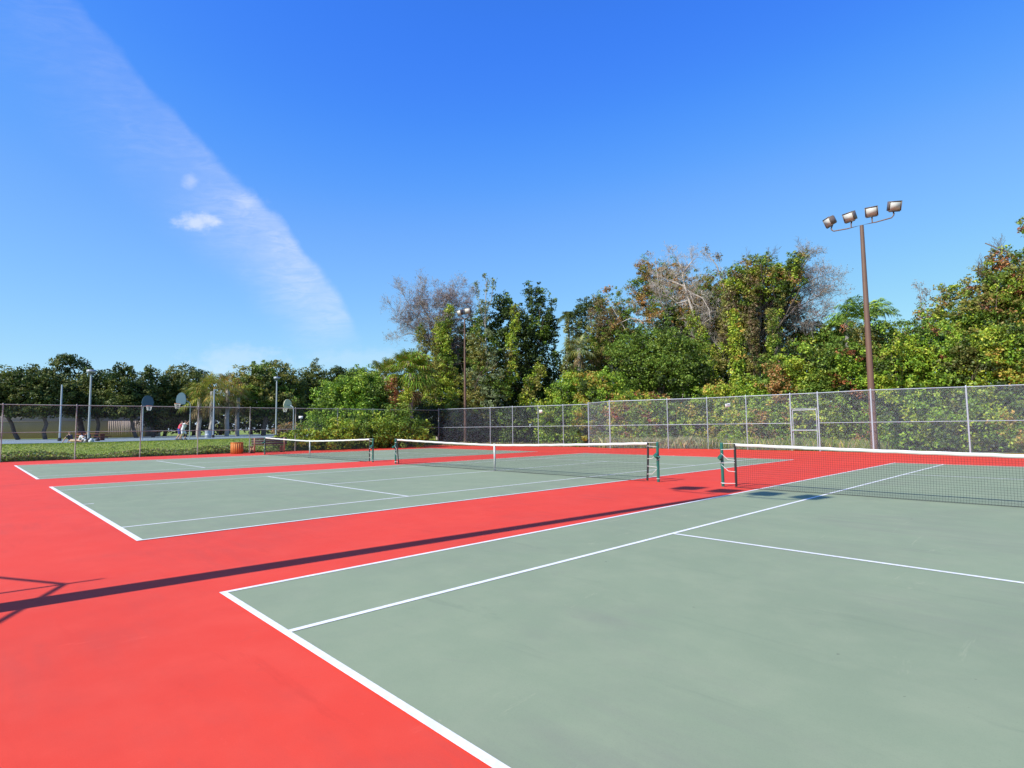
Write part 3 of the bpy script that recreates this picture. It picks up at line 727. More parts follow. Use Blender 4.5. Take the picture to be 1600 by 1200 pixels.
def feather_palm(px, py, d, label, seed, L=3., n=14, name='feather_palm', pal=('bright', 'mid'), droop=.5, tr=.16, els=(.1, 1.35), azs=None, lf=.6):
    rng = np.random.default_rng(seed); c = at(px, py, d); t = thing(name, (c[0], c[1], -.03), label, 'palm tree')
    m, P = trunk_mb((c[0], c[1], -.03), c, tr*1.2, tr*.8, rng, wob=.06); m.build('trunk', M['greybark'], t)
    mb = MB(); cl = np.array(PAL[pal[0]]+PAL[pal[1]])
    for i in range(n):
        az = (azs[i % len(azs)] if azs else rng.uniform(0, 6.283))+rng.normal()*.15; feather_frond(mb, c, az, rng.uniform(*els), L*rng.uniform(.8, 1.1), rng, cl, droop, lf)
    mb.build('fronds', M['leaf'], t); return t
def bare_tree(label, foot, pts, d, seed, r0=.2, bark='greybark', depth=4, L=1.6, spread=.55, up=.15, kids=(2, 4), leafpal=None, nleaf=0, name='bare_tree', leafspecs=None, leafcov=.6, minr=.006, z0=-.05, moss=None, haze=None, group=None, leaf=.17):
    """pts: limb polylines in picture pixels [(x,y,dd)...]; twigs grow from them"""
    rng = np.random.default_rng(seed); f_ = at(foot[0], 690, d); t = thing(name, (f_[0], f_[1], z0), label, 'tree', group)
    segs = []
    for k, pl in enumerate(pts):
        Q = [at(p[0], p[1], d+(p[2] if len(p) > 2 else 0)) for p in pl]
        if k == 0: Q = [np.array([f_[0], f_[1], z0])]+Q
        # resample
        Q = np.array(Q); rs = r0*(1 if k == 0 else .36); n = len(Q)
        for i in range(n-1):
            ra = rs*(1-.75*i/(n-1)); rb = rs*(1-.75*(i+1)/(n-1)); segs.append((Q[i], Q[i+1], ra, rb, 9))
            if k or i > 0:
                for _ in range(rng.integers(kids[0], kids[1]+1)):
                    s = rng.random(); p = Q[i]*(1-s)+Q[i+1]*s; dr = nrm(nrm(Q[i+1]-Q[i])*.8+rng.normal(size=3)*.7+np.array([0, 0, up])); branch(segs, p, dr, L*rng.uniform(.35, .8), max(.014, rb*.3), depth-1, rng, spread, up, kids=(3, 4), minr=minr)
        branch(segs, Q[-1], nrm(Q[-1]-Q[-2]), L*.6, max(.016, rs*.25), depth, rng, spread, up, kids=(3, 4), minr=minr)
    segs_mesh(segs).build('trunk', M[bark], t)
    ends = np.array([s[1] for s in segs if s[4] <= 1])
    if nleaf:
        mb = MB(); i = rng.integers(0, len(ends), nleaf); pl_ = np.array(PAL[leafpal]); P = ends[i]+rng.normal(size=(nleaf, 3))*.12
        leaf_quads(mb, P, rng.normal(size=(nleaf, 3)), leaf, pl_[rng.integers(0, len(pl_), nleaf)]*rng.uniform(.7, 1.2, (nleaf, 1)), rng)
        if leafspecs:
            for sp, pp, cv in leafspecs: crown(mb, blobs_px(sp, d, .7), rng, pp, .18, .42, cv, .2)
        mb.build('crown', M['dryleaf'], t)
    elif leafspecs:
        mb = MB()
        for sp, pp, cv in leafspecs: crown(mb, blobs_px(sp, d, .7), rng, pp, .18, .42, cv, .2)
        mb.build('vine', M['leaf'], t)
    if haze:
        mb = MB(); crown(mb, blobs_px(haze[0], d, .8), rng, haze[1], haze[3] if len(haze) > 3 else .42, .5, haze[2], .9, ragged=.25, asp=.07, nper=16); mb.build('twigs', M['dryleaf'], t)
    if moss:
        mb = MB(); g = np.array(PAL['grey'])
        for px, py, wpx, hpx, cnt in moss:
            A = []; B = []
            k = m_per_px(px, py, d)
            for _ in range(cnt):
                a = at(px+rng.uniform(-wpx, wpx), py+rng.uniform(-4, 4), d+rng.uniform(-.6, .6)); l = hpx*k*(.25+.75*abs(math.sin(a[0]*3.1)*math.sin(a[1]*2.3+1)))*rng.uniform(.4, 1); b = a.copy()
                for s in range(4):
                    nb_ = b+np.array([rng.normal()*.05, rng.normal()*.05, -l/4]); A.append(b); B.append(nb_); b = nb_
            mb.bars(A, B, .011, col=g[rng.integers(0, 3, len(A))])
        mb.build('hanging_moss', M['dryleaf'], t)
    return t
# ------------------------------------------------------------------ vegetation of the near bank (right of the picture)
BGN = 'dark trees filling the back of the wood'
# bright mound of shrubs left of the palms
shrub('bright green vine covered shrub mound left of the cabbage palms', 50, [(560, 606, 32, 28), (532, 618, 28, 28), (585, 612, 20, 26), (540, 628, 34, 36), (515, 650, 34, 36), (568, 622, 34, 38), (560, 660, 50, 38), (590, 655, 36, 45)], 'bright', 11, mixpal='mid', mixamt=.4, leaf=.15, clump=.38, cov=1.2)
shrub('low light green shrub spilling through the fence right of the bench', 45.5, [(480, 684, 36, 18), (520, 678, 36, 24), (452, 689, 18, 10)], 'lime', 12, mixpal='mid', mixamt=.5, leaf=.13, clump=.33)
shrub('dark green bush at the foot of the cabbage palm', 46.5, [(580, 675, 34, 28), (625, 668, 30, 30), (655, 676, 18, 20)], 'mid', 13, mixpal='lime', mixamt=.25, leaf=.13, clump=.33, cov=1.2)
sabal(642, 583, 50.5, 'broad cabbage palm with a green fan crown above the fence corner', 21, r=1.6, n=95, dead=16, fan=1.15, pal=('bright', 'olive'))
sabal(603, 590, 52, 'smaller cabbage palm leaning out left of the broad cabbage palm', 22, r=1.3, n=50, dead=5, pal=('olive', 'mid'), fan=1.05)
def vine(label, d, specs, pal, seed, mixpal=None, mixamt=.3, leaf=.17, clump=.35, cov=1.1, group='vines climbing the trees'):
    rng = np.random.default_rng(seed); bl = blobs_px(specs, d, .6); f_ = at(specs[-1][0], 690, d)
    t = thing('climbing_vine', (f_[0], f_[1], -.05), label, 'vine', group); mb = MB(); crown(mb, bl, rng, pal, leaf, clump, cov, .15, mixpal, mixamt, flat=1.1); mb.build('leaves', M['leaf'], t)
    st = MB(); P = np.array([b[0] for b in bl]); P = np.vstack([P, [f_[0], f_[1], -.05]])
    st.tube(P, .03, 5); st.build('stem', M['bark'], t)
vine('dead orange vine hanging on the left of the broad cabbage palm', 49.3, [(612, 600, 7, 10), (616, 620, 10, 14), (620, 640, 9, 10)], 'red', 31, 'rust', .3, leaf=.15)
vine('yellow green vine hanging in front of the broad cabbage palm', 49, [(640, 602, 8, 12), (634, 622, 7, 14), (630, 640, 5, 10)], 'lime', 32, leaf=.15)
# bare violet-grey tree and its neighbours
bare_tree('bare grey twiggy tree spreading left above the cabbage palms', (684, 690), [[(686, 600), (682, 560), (676, 520), (668, 495)], [(682, 560), (660, 510), (640, 478), (630, 460)], [(680, 540), (650, 515), (630, 500), (622, 492)], [(676, 520), (690, 480), (712, 455)], [(684, 560), (665, 530), (640, 520), (628, 525)], [(672, 500), (655, 470), (660, 455)], [(680, 520), (700, 490), (728, 470)]], 57, 41, r0=.22, depth=4, L=1.3, leafpal='grey', nleaf=3000, kids=(4, 6), spread=.6, up=.2, minr=.006, leaf=.09, haze=([(702, 464, 34, 20), (662, 474, 26, 22), (638, 496, 20, 20), (730, 482, 16, 24), (695, 505, 34, 30), (668, 520, 24, 26), (700, 540, 26, 30)], 'twig', .9))
tree('vine_draped_tree', 'narrow vine draped tree left of the slim floodlight pole', 'tree', 55, [(688, 520, 13, 26), (690, 560, 16, 28), (676, 590, 22, 26), (700, 600, 22, 34), (690, 640, 30, 40)], 'olive', 42, mixpal=['mid', 'lime'], mixamt=.6, leaf=.135, clump=.34, tr=.12, depth=.7, ragged=.3)
tree('vine_draped_tree', 'olive green vine draped tree right of the slim floodlight pole', 'tree', 54.5, [(745, 535, 16, 24), (742, 575, 20, 32), (762, 560, 18, 40), (730, 615, 28, 34), (765, 610, 24, 34), (745, 650, 34, 36)], 'olive', 43, mixpal=['mid', 'pale'], mixamt=.55, leaf=.135, clump=.34, tr=.14, depth=.7, ragged=.3)
tree('vine_draped_tree', 'dark leafy tree low behind the slim floodlight pole', 'tree', 58, [(712, 570, 26, 40), (712, 625, 36, 44), (705, 665, 40, 30)], 'dark', 44, mixpal=['mid'], mixamt=.3, leaf=.2, clump=.45, tr=.14)
bare_tree('thin pale poplar like tree with sparse silvery leaves poking above the wood', (760, 690), [[(760, 560), (758, 500), (759, 465), (760, 440)], [(758, 510), (750, 480), (745, 455)], [(758, 490), (768, 468), (770, 450)]], 57, 45, r0=.10, depth=2, L=.7, leafpal='pale', nleaf=700, leaf=.17, spread=.35, up=.6)
tree('broadleaf_tree', 'tall dark broadleaf tree with two upright heads right of the silvery tree', 'tree', 59, [(784, 478, 17, 22), (800, 505, 26, 30), (835, 462, 15, 20), (846, 492, 20, 26), (828, 520, 28, 28), (858, 518, 12, 22), (800, 550, 34, 40), (842, 560, 30, 44), (815, 610, 40, 44), (850, 610, 24, 40), (775, 530, 14, 30)], 'dark', 46, mixpal='mid', mixamt=.12, leaf=.21, clump=.46, tr=.28, cov=1.1, ragged=.22)
vine('yellow green vine hanging down the tall dark broadleaf tree', 55.5, [(806, 500, 7, 22), (800, 540, 9, 26), (798, 580, 12, 22), (792, 610, 12, 16)], 'lime', 47, 'olive', .4)
vine('light green vine low on the right of the tall dark broadleaf tree', 55, [(842, 580, 9, 12), (832, 600, 14, 14), (822, 622, 14, 14)], 'lime', 48, 'olive', .5)
feather_palm(886, 492, 57, 'slim palm with a small dark drooping head between the tall trees', 49, L=1.15, n=22, name='slim_palm', pal=('dark', 'oak'), droop=.75, tr=.12, els=(-.3, 1.2), lf=.42)
vine('pale green vine wrapped round the slim palm trunk', 56.4, [(888, 515, 5, 14), (890, 540, 6, 14), (886, 575, 6, 20)], 'pale', 50, 'olive', .4)
tree('oak_tree', 'dark rounded oak top right of the slim palm', 'tree', 61, [(918, 482, 18, 16), (908, 505, 16, 22), (935, 475, 14, 10), (912, 545, 20, 30), (930, 600, 30, 45)], 'dark', 51, mixpal='oak', mixamt=.3, leaf=.15, clump=.38, tr=.22)
sabal(905, 545, 53, 'small pale cabbage palm half hidden right of the slim palm', 52, r=.9, n=26, dead=8, pal=('pale', 'olive'))
tree('thinning_oak', 'thin brownish oak crown left of the rust coloured tree', 'tree', 55, [(952, 492, 26, 26), (940, 520, 26, 28), (966, 540, 34, 34), (935, 550, 20, 26), (975, 500, 18, 22)], 'brown', 53, mixpal=['olive', 'mid'], mixamt=.5, leaf=.125, clump=.35, cov=1.05, tr=.18, mat_='dryleaf', twigs=14, ragged=.35, bark='greybark')
tree('maple_tree', 'tall rust coloured tree with a ragged top behind the bleached dead tree', 'tree', 57, [(1008, 425, 15, 20), (1022, 440, 18, 24), (1046, 430, 20, 20), (1000, 462, 18, 24), (1028, 480, 30, 30), (1066, 462, 28, 30), (1100, 462, 30, 28), (1090, 500, 34, 32), (1120, 500, 20, 36)], 'rust', 54, mixpal=['olive', 'brown', 'mid'], mixamt=.55, leaf=.125, clump=.35, cov=1.05, tr=.25, twigs=26, ragged=.35, mat_='dryleaf', bark='greybark')
bare_tree('bleached dead tree leaning left with crooked white limbs', (1112, 690), [[(1122, 600), (1104, 538), (1086, 498), (1074, 462), (1068, 440)], [(1070, 448), (1052, 440), (1040, 436)], [(1074, 470), (1058, 474), (1048, 465), (1030, 458)], [(1068, 440), (1066, 420), (1058, 405)], [(1080, 458), (1098, 466), (1108, 484), (1110, 498), (1100, 504)], [(1068, 450), (1078, 456), (1084, 475), (1092, 478)], [(1066, 428), (1078, 412), (1086, 404)], [(1128, 548, .5), (1112, 530, .5), (1092, 530, .5)]], 52, 55, r0=.22, bark='palebark', depth=4, L=1.1, leafpal='grey', nleaf=700, kids=(2, 3), spread=.6, minr=.006, leaf=.09, haze=([(1052, 424, 22, 18), (1036, 458, 26, 20), (1090, 472, 20, 22), (1058, 470, 22, 22)], 'palet', .22))
bare_tree('bleached limbs sticking out low left of the dead tree', (1000, 690), [[(1000, 560), (1008, 512), (1000, 500), (985, 497), (968, 505)], [(1000, 502), (1015, 498), (1025, 495)], [(980, 520), (955, 478), (948, 462)]], 53, 56, r0=.09, bark='palebark', depth=2, L=.8, leafpal='rust', nleaf=700, kids=(1, 2), minr=.008)
tree('broadleaf_tree', 'rounded dark green broadleaf tree in front of the dead tree', 'tree', 47.5, [(1030, 545, 44, 38), (990, 552, 34, 32), (1068, 560, 34, 34), (1035, 580, 56, 30), (1000, 590, 26, 24), (1072, 592, 30, 18)], 'mid', 57, mixpal=['dark', 'mid'], mixamt=.5, leaf=.145, clump=.36, tr=.24, cov=1.2, ragged=.22)
# right of it the dark hollow and the vine column
tree('broadleaf_tree', 'dark tree in the hollow right of the rounded broadleaf tree', 'tree', 54, [(1110, 570, 26, 50), (1080, 620, 36, 40), (1130, 640, 30, 40)], 'dark', 58, leaf=.18, clump=.42, tr=.2, group=BGN)
vine('bright yellow green vine column hanging in front of the dark hollow', 46, [(1146, 500, 7, 16), (1150, 530, 9, 22), (1152, 565, 9, 24), (1152, 598, 10, 22), (1148, 625, 18, 14)], 'lime', 59, 'yellow', .25, leaf=.18, clump=.34, cov=1.4)
tree('vine_draped_tree', 'tall dead tree capped with orange and green vines', 'tree', 51, [(1200, 440, 26, 24), (1228, 445, 20, 22), (1170, 465, 20, 24), (1163, 428, 22, 16), (1192, 416, 22, 16), (1150, 450, 20, 24), (1182, 446, 24, 22), (1222, 424, 20, 12), (1246, 402, 12, 9), (1248, 425, 8, 22), (1160, 490, 16, 22)], 'olive', 60, mixpal=['lime', 'mid', 'lime', 'rust', 'mid'], mixamt=.8, leaf=.135, clump=.31, tr=.28, cov=1.05, ragged=.35, foot=1180, twigs=14, limbs=9)
bare_tree('grey tree hung with moss and bare twigs spreading right', (1216, 690), [[(1218, 600), (1214, 545), (1216, 500), (1226, 465), (1236, 440)], [(1216, 505), (1205, 478), (1188, 475), (1176, 482)], [(1226, 465), (1250, 448), (1275, 435), (1288, 430)], [(1220, 490), (1250, 478), (1280, 462), (1292, 458)], [(1222, 500), (1255, 505), (1278, 495)], [(1236, 440), (1256, 415), (1262, 405)], [(1216, 540), (1205, 515), (1196, 500)]], 52, 61, r0=.20, depth=4, L=1.2, leafpal='grey', nleaf=5000, kids=(4, 6), spread=.6, minr=.006, leaf=.09, haze=([(1262, 438, 26, 26), (1284, 452, 16, 22), (1250, 475, 26, 26), (1276, 490, 18, 20)], 'twig', .55), moss=[(1215, 470, 30, 50, 420), (1212, 520, 8, 50, 200), (1262, 505, 10, 30, 140), (1190, 462, 14, 46, 220), (1150, 480, 16, 50, 160)])
vine('brown and dark green curtain of vines down the middle of the vine capped tree', 50, [(1172, 450, 12, 20), (1170, 485, 13, 26), (1174, 525, 12, 28), (1178, 565, 11, 24)], 'brown', 160, ['dark', 'olive'], .5, leaf=.12, clump=.28)
vine('olive curtain of vines down the left of the vine capped tree', 50, [(1146, 440, 14, 20), (1138, 475, 12, 26), (1136, 515, 11, 28), (1130, 555, 12, 26)], 'olive', 161, ['lime', 'brown'], .5, leaf=.13, clump=.28)
vine('dark leafy vine climbing the right limb of the vine capped tree', 50.5, [(1240, 415, 9, 12), (1228, 445, 8, 18), (1218, 475, 8, 18), (1210, 520, 9, 24)], 'dark', 162, ['olive', 'lime'], .35, leaf=.13, clump=.26)
vine('green vine climbing the lower trunk of the bleached dead tree', 50.8, [(1082, 500, 9, 16), (1096, 525, 11, 20), (1106, 552, 12, 22), (1116, 585, 13, 24)], 'lime', 163, ['mid', 'olive'], .6, leaf=.13, clump=.28)
vine('olive vine draped in the middle of the bare grey tree', 55.5, [(702, 492, 9, 18), (698, 522, 10, 22), (690, 556, 12, 24)], 'olive', 164, ['mid', 'lime'], .5, leaf=.13, clump=.28)
vine('thin vine hanging left in the bare grey tree', 56, [(656, 520, 8, 14), (660, 548, 10, 20), (664, 578, 11, 20)], 'olive', 165, ['pale', 'mid'], .5, leaf=.12, clump=.28)
vine('long green creeper hanging left of the moss hung tree', 48.5, [(1206, 500, 7, 18), (1208, 535, 8, 22), (1206, 575, 10, 24)], 'mid', 166, ['lime', 'olive'], .6, leaf=.13, clump=.28)
# spiky bare top above, left of the vine capped tree
bare_tree('spindly bare tree top beside the vine capped tree', (1135, 690), [[(1140, 560), (1132, 450), (1120, 415), (1108, 400)], [(1130, 440), (1124, 412)]], 56, 62, r0=.12, depth=3, L=.8, leafpal='grey', nleaf=300, kids=(1, 2))
tree('vine_draped_tree', 'bushy olive tree filling the gap below the bare grey tree', 'tree', 60, [(715, 540, 28, 36), (690, 575, 30, 34), (660, 600, 28, 30), (740, 530, 20, 30), (755, 500, 14, 24)], 'olive', 66, mixpal=['dark', 'mid'], mixamt=.6, leaf=.16, clump=.4, tr=.15, cov=1.1, ragged=.3)
tree('vine_draped_tree', 'green vine hung tree right behind the bleached dead tree', 'tree', 58, [(1120, 470, 28, 30), (1130, 520, 26, 40), (1090, 530, 30, 30), (1060, 505, 30, 20)], 'olive', 67, mixpal=['mid', 'brown', 'dark'], mixamt=.6, leaf=.15, clump=.38, tr=.18, cov=1.1, ragged=.3)
tree('broadleaf_tree', 'green tree filling the wood between the moss hung tree and the feather palm', 'tree', 53, [(1290, 530, 30, 26), (1315, 520, 24, 22), (1265, 545, 26, 30), (1405, 540, 28, 24)], 'mid', 68, mixpal=['dark', 'olive'], mixamt=.55, leaf=.16, clump=.4, tr=.18, cov=1.1)
tree('dead_tree', 'brown and grey tangle of dead foliage under the vine capped tree', 'tree', 53.5, [(1170, 500, 34, 40), (1215, 490, 28, 40), (1245, 520, 22, 36), (1140, 510, 18, 40), (1190, 560, 40, 40)], 'brown', 65, mixpal=['grey', 'olive', 'dark'], mixamt=.6, leaf=.12, clump=.34, cov=1.2, mat_='dryleaf', bark='greybark', ragged=.3, twigs=8)
# dark trees at the back so the wood is deep
shrub('dark undergrowth under the silvery tree beside the slim floodlight pole', 54, [(668, 650, 22, 24), (700, 655, 24, 22), (735, 665, 26, 22), (770, 660, 26, 26)], 'dark', 63, mixpal='mid', mixamt=.2, leaf=.18, clump=.42)
shrub('dark undergrowth below the tall dark broadleaf tree', 52, [(805, 660, 24, 24), (840, 655, 24, 28), (860, 672, 20, 20)], 'dark', 64, mixpal='mid', mixamt=.3, leaf=.18, clump=.42)
for i, (px, lab, sp, d) in enumerate([
    (640, 'dark tree at the back of the wood behind the cabbage palms', [(640, 625, 46, 32), (610, 650, 46, 34)], 64),
    (750, 'dark tree at the back of the wood behind the silvery tree', [(745, 600, 46, 60), (790, 640, 40, 44)], 66),
    (880, 'dark tree at the back of the wood behind the slim palm', [(885, 615, 34, 46), (870, 650, 40, 40), (895, 565, 16, 20)], 65),
    (970, 'dark tree at the back of the wood behind the thin brownish oak', [(970, 560, 50, 44), (960, 620, 50, 50)], 63),
    (1050, 'dark tree at the back of the wood behind the rounded broadleaf tree', [(1060, 545, 50, 44), (1040, 610, 60, 50)], 63),
    (1140, 'dark tree at the back of the wood behind the vine column', [(1150, 555, 44, 60), (1140, 630, 44, 40)], 61),
    (1230, 'dark tree at the back of the wood below the moss hung tree', [(1235, 570, 42, 56), (1215, 625, 44, 44)], 59),
    (1310, 'dark tree at the back of the wood left of the feather palm', [(1292, 552, 32, 36), (1320, 590, 46, 50)], 57)]):
    tree('broadleaf_tree', lab, 'tree', d, sp, 'dark', 70+i, group=BGN, mixpal='oak', mixamt=.3, leaf=.30, clump=.65, tr=.2, cov=1.3)
feather_palm(1352, 500, 46.5, 'feather palm with arching fronds behind the right floodlight pole', 80, L=3.2, n=16, droop=.5, els=(.5, 1.35), azs=[.81, 3.95, .45, 4.35, 1.3, 3.5, 0.9, 3.8], name='feather_palm', pal=('bright', 'mid'), lf=.8)
feather_palm(1322, 500, 51, 'second feather palm half hidden left of the right floodlight pole', 81, L=1.9, n=9, droop=.6, els=(.2, 1.1), name='feather_palm', pal=('mid', 'bright'))
# bright shrubs in front, left to right
SH = [
 ('bright shrub standing right of the dark trees at the fence', 49, [(880, 625, 26, 26), (900, 600, 26, 18), (868, 660, 26, 30), (905, 650, 36, 34)], 'bright', ['mid', 'dark', 'lime'], .65),
 ('bright green shrub with yellowing leaves behind the jog of the fence', 45.5, [(940, 605, 34, 26), (925, 640, 30, 36), (960, 645, 34, 36)], 'bright', ['mid', 'dark', 'yellow'], .65),
 ('shrub turning yellow and orange under the rounded broadleaf tree', 44, [(982, 630, 22, 22), (985, 655, 30, 30), (1010, 628, 18, 14)], 'lime', ['red', 'yellow', 'mid'], .6),
 ('shrub with a patch of dead orange leaves left of the hollow', 44, [(1022, 640, 24, 26), (1015, 670, 26, 26)], 'mid', ['red', 'rust', 'bright'], .65),
 ('light green shrub in front of the hollow', 43.5, [(1065, 655, 28, 24), (1050, 680, 24, 20), (1090, 640, 22, 18)], 'bright', ['mid', 'dark'], .65),
 ('yellow green shrub at the foot of the vine column', 43, [(1125, 618, 30, 18), (1120, 650, 32, 28), (1095, 670, 24, 22)], 'lime', ['bright', 'yellow'], .55),
 ('yellowing shrub left of the gate', 42, [(1178, 610, 22, 20), (1170, 645, 28, 30), (1200, 628, 16, 16)], 'lime', ['yellow', 'mid', 'bright'], .6),
 ('green shrub with brown stems behind the gate', 41.5, [(1215, 590, 28, 34), (1215, 645, 34, 36), (1245, 620, 24, 30)], 'mid', ['bright', 'rust'], .65),
 ('rounded green shrub right of the gate', 41, [(1262, 570, 34, 36), (1270, 620, 34, 34), (1290, 655, 30, 34)], 'mid', ['bright', 'dark', 'lime'], .65),
 ('shrub with rusty leaf patches left of the right floodlight pole', 42, [(1318, 560, 32, 36), (1325, 605, 32, 32), (1330, 650, 30, 40)], 'mid', ['bright', 'dark', 'red', 'bright'], .6),
 ('tall green shrub directly behind the right floodlight pole', 43.5, [(1366, 528, 34, 34), (1385, 575, 36, 36), (1370, 625, 32, 36)], 'mid', ['bright', 'dark', 'olive'], .65),
 ('bright green shrub right of the right floodlight pole', 41, [(1412, 590, 36, 36), (1408, 640, 34, 40), (1425, 555, 30, 26)], 'bright', ['mid', 'dark', 'lime'], .65),
 ('green shrub mound in the middle of the right bank', 42.5, [(1450, 545, 34, 30), (1462, 590, 36, 36), (1455, 640, 34, 40)], 'mid', ['bright', 'dark', 'red', 'bright'], .65),
 ('leafy shrub left of the double fence post', 40, [(1495, 600, 30, 40), (1485, 655, 32, 38), (1500, 560, 28, 28)], 'bright', ['mid', 'dark', 'oak'], .65),
 ('leafy shrub right of the double fence post', 40, [(1540, 590, 34, 44), (1540, 650, 36, 38), (1560, 540, 34, 34)], 'mid', ['bright', 'dark', 'lime'], .65),
 ('bright shrub at the right edge of the photograph', 39.5, [(1595, 560, 34, 50), (1590, 635, 34, 44), (1640, 600, 40, 70)], 'bright', ['mid', 'dark', 'yellow'], .65),
 ('dark leafy shrub high up under the right vine covered tree', 45, [(1490, 528, 32, 26), (1525, 515, 32, 26), (1570, 505, 36, 30), (1610, 500, 36, 40)], 'mid', ['olive', 'lime'], .65),
]
for i, (lab, d, sp, pal, mp, ma) in enumerate(SH):
    shrub(lab, d, sp, pal, 100+i, mixpal=mp, mixamt=ma, leaf=.135, clump=.34, cov=1.1, ragged=.25, depth=.9, skirt=True)
tree('vine_draped_tree', 'arching vine covered tree with sky showing through its loop', 'tree', 47, [(1484, 458, 17, 13), (1468, 480, 14, 16), (1452, 500, 20, 20), (1506, 480, 8, 14), (1512, 502, 14, 12)], 'olive', 130, mixpal=['mid', 'rust', 'lime'], mixamt=.6, leaf=.135, clump=.30, tr=.12, ragged=.4, cov=1.0, twigs=8)
tree('vine_draped_tree', 'ragged vine covered tree with a brown peaked top at the far right', 'tree', 45, [(1562, 404, 13, 16), (1556, 428, 24, 20), (1545, 455, 32, 26), (1580, 455, 22, 30), (1548, 485, 38, 20)], 'olive', 131, mixpal=['rust', 'red', 'lime', 'mid'], mixamt=.65, leaf=.135, clump=.31, tr=.2, ragged=.4, cov=1.05, twigs=16)
tree('vine_draped_tree', 'green and orange vine covered tree cut by the right edge', 'tree', 44, [(1604, 420, 22, 26), (1600, 460, 28, 30), (1640, 430, 36, 50), (1610, 352, 13, 14), (1625, 375, 14, 20)], 'mid', 132, mixpal=['lime', 'red', 'olive'], mixamt=.6, leaf=.135, clump=.31, tr=.25, ragged=.35, cov=1.05)
bare_tree('thin bare sapling standing left of the arching tree', (1440, 690), [[(1442, 540), (1440, 490), (1438, 462)], [(1441, 500), (1446, 475)]], 48, 133, r0=.06, depth=3, L=.7, leafpal='grey', nleaf=350, kids=(2, 3), leaf=.1)
# off-frame wood further right so the bank does not stop at the picture edge
tree('oak_tree', 'oak beyond the right edge', 'tree', 46, [(1720, 470, 80, 70), (1740, 580, 100, 90)], 'mid', 134, mixpal='olive', leaf=.3, clump=.7)

# grasses along the fences
def grass(label, pts, n, h, seed, pal, spread=.5, w=.012, lean=.5, name='tall_grass'):
    rng = np.random.default_rng(seed); P = np.array(pts, float); sgl = np.linalg.norm(P[1:, :2]-P[:-1, :2], axis=1); pr = sgl/sgl.sum()
    k = rng.choice(len(sgl), n, p=pr); s = rng.random(n)[:, None]; B = P[k]*(1-s)+P[k+1]*s; B[:, :2] += rng.normal(size=(n, 2))*spread
    # tufts
    f = .5+.25*np.sin(B[:, 0]*1.9+seed)*np.sin(B[:, 1]*1.3+seed*2)+.25*np.sin(B[:, 0]*7.3+seed)*np.sin(B[:, 1]*6.1+seed*2)
    H = h*rng.uniform(.4, 1.15, n)*(.55+.6*f); a = rng.uniform(0, 6.283, n); l = lean*H*rng.uniform(.1, 1, n)
    dv = np.stack([np.cos(a)*l, np.sin(a)*l], 1); wv = np.stack([-np.sin(a), np.cos(a)], 1)*w
    z = np.zeros(n)
    V = np.stack([np.column_stack([B[:, :2]-wv, B[:, 2]]), np.column_stack([B[:, :2]+wv, B[:, 2]]), np.column_stack([B[:, :2]+dv*.35+wv*.7, B[:, 2]+H*.62]), np.column_stack([B[:, :2]+dv, B[:, 2]+H])], 1).reshape(-1, 3)
    pl = np.array(sum([PAL[p] for p in pal], [])); col = pl[rng.integers(0, len(pl), n)]*rng.uniform(.75, 1.25, (n, 1))
    mb = MB(); mb.add(V, np.arange(n)[:, None]*4+np.array([[0, 1, 2, 3]]), col)
    return tag(mb.build(name, M['leaf']), label, 'grass', kind='stuff')
def behind(posts, off, z=-.04):
    out = []
    for p in posts:
        r = np.array(p)-O[:2]; r = r/np.linalg.norm(r); out.append((p[0]+r[0]*off, p[1]+r[1]*off, z))
    return out
grass('pale tall grass growing behind the right fence', behind(right_posts[1:8], 1.35), 30000, .7, 5, ['grass', 'mid', 'lime', 'mid', 'pale', 'straw'], .42, w=.006, lean=.35)
grass('dry straw clumps at the foot of the right fence', behind(right_posts[1:4], 1.0), 12000, .75, 6, ['straw', 'pale', 'pale'], .3, w=.006, lean=.6, name='dry_grass')
grass('thin dry grass at the foot of the dark trees', behind(far_posts, .6), 9000, .35, 7, ['straw', 'brown', 'grass'], .3, name='dry_grass')
def weeds(label, pts, n, h, seed, pals, spread):
    rng = np.random.default_rng(seed); P = np.array(pts, float); k = rng.integers(0, len(P)-1, n); s = rng.random(n)[:, None]; B = P[k]*(1-s)+P[k+1]*s; B[:, 0] += rng.uniform(-spread, spread, n)
    f = .2+.8*np.clip(.5+.5*np.sin(B[:, 1]*.9+1.)*np.sin(B[:, 1]*.37+.4)+.2*np.sin(B[:, 0]*2), 0, 1)
    B[:, 2] = terr(B[:, 0], B[:, 1])+h*f*rng.random(n)**.7; pl = np.array(sum([PAL[p] for p in pals], []))
    mb = MB(); leaf_quads(mb, B, np.tile([0, 0, 1.], (n, 1)), .11, pl[rng.integers(0, len(pl), n)]*rng.uniform(.7, 1.25, (n, 1)), rng, rnd=.9)
    return tag(mb.build('weeds', M['leaf']), label, 'weeds', kind='stuff')
weeds('low scrubby weeds growing along the far side of the left fence', [(-36.1, y, 0) for y in range(-16, 27)], 70000, .50, 8, ['grass', 'olive', 'mid', 'lime', 'brown', 'pale'], .8)
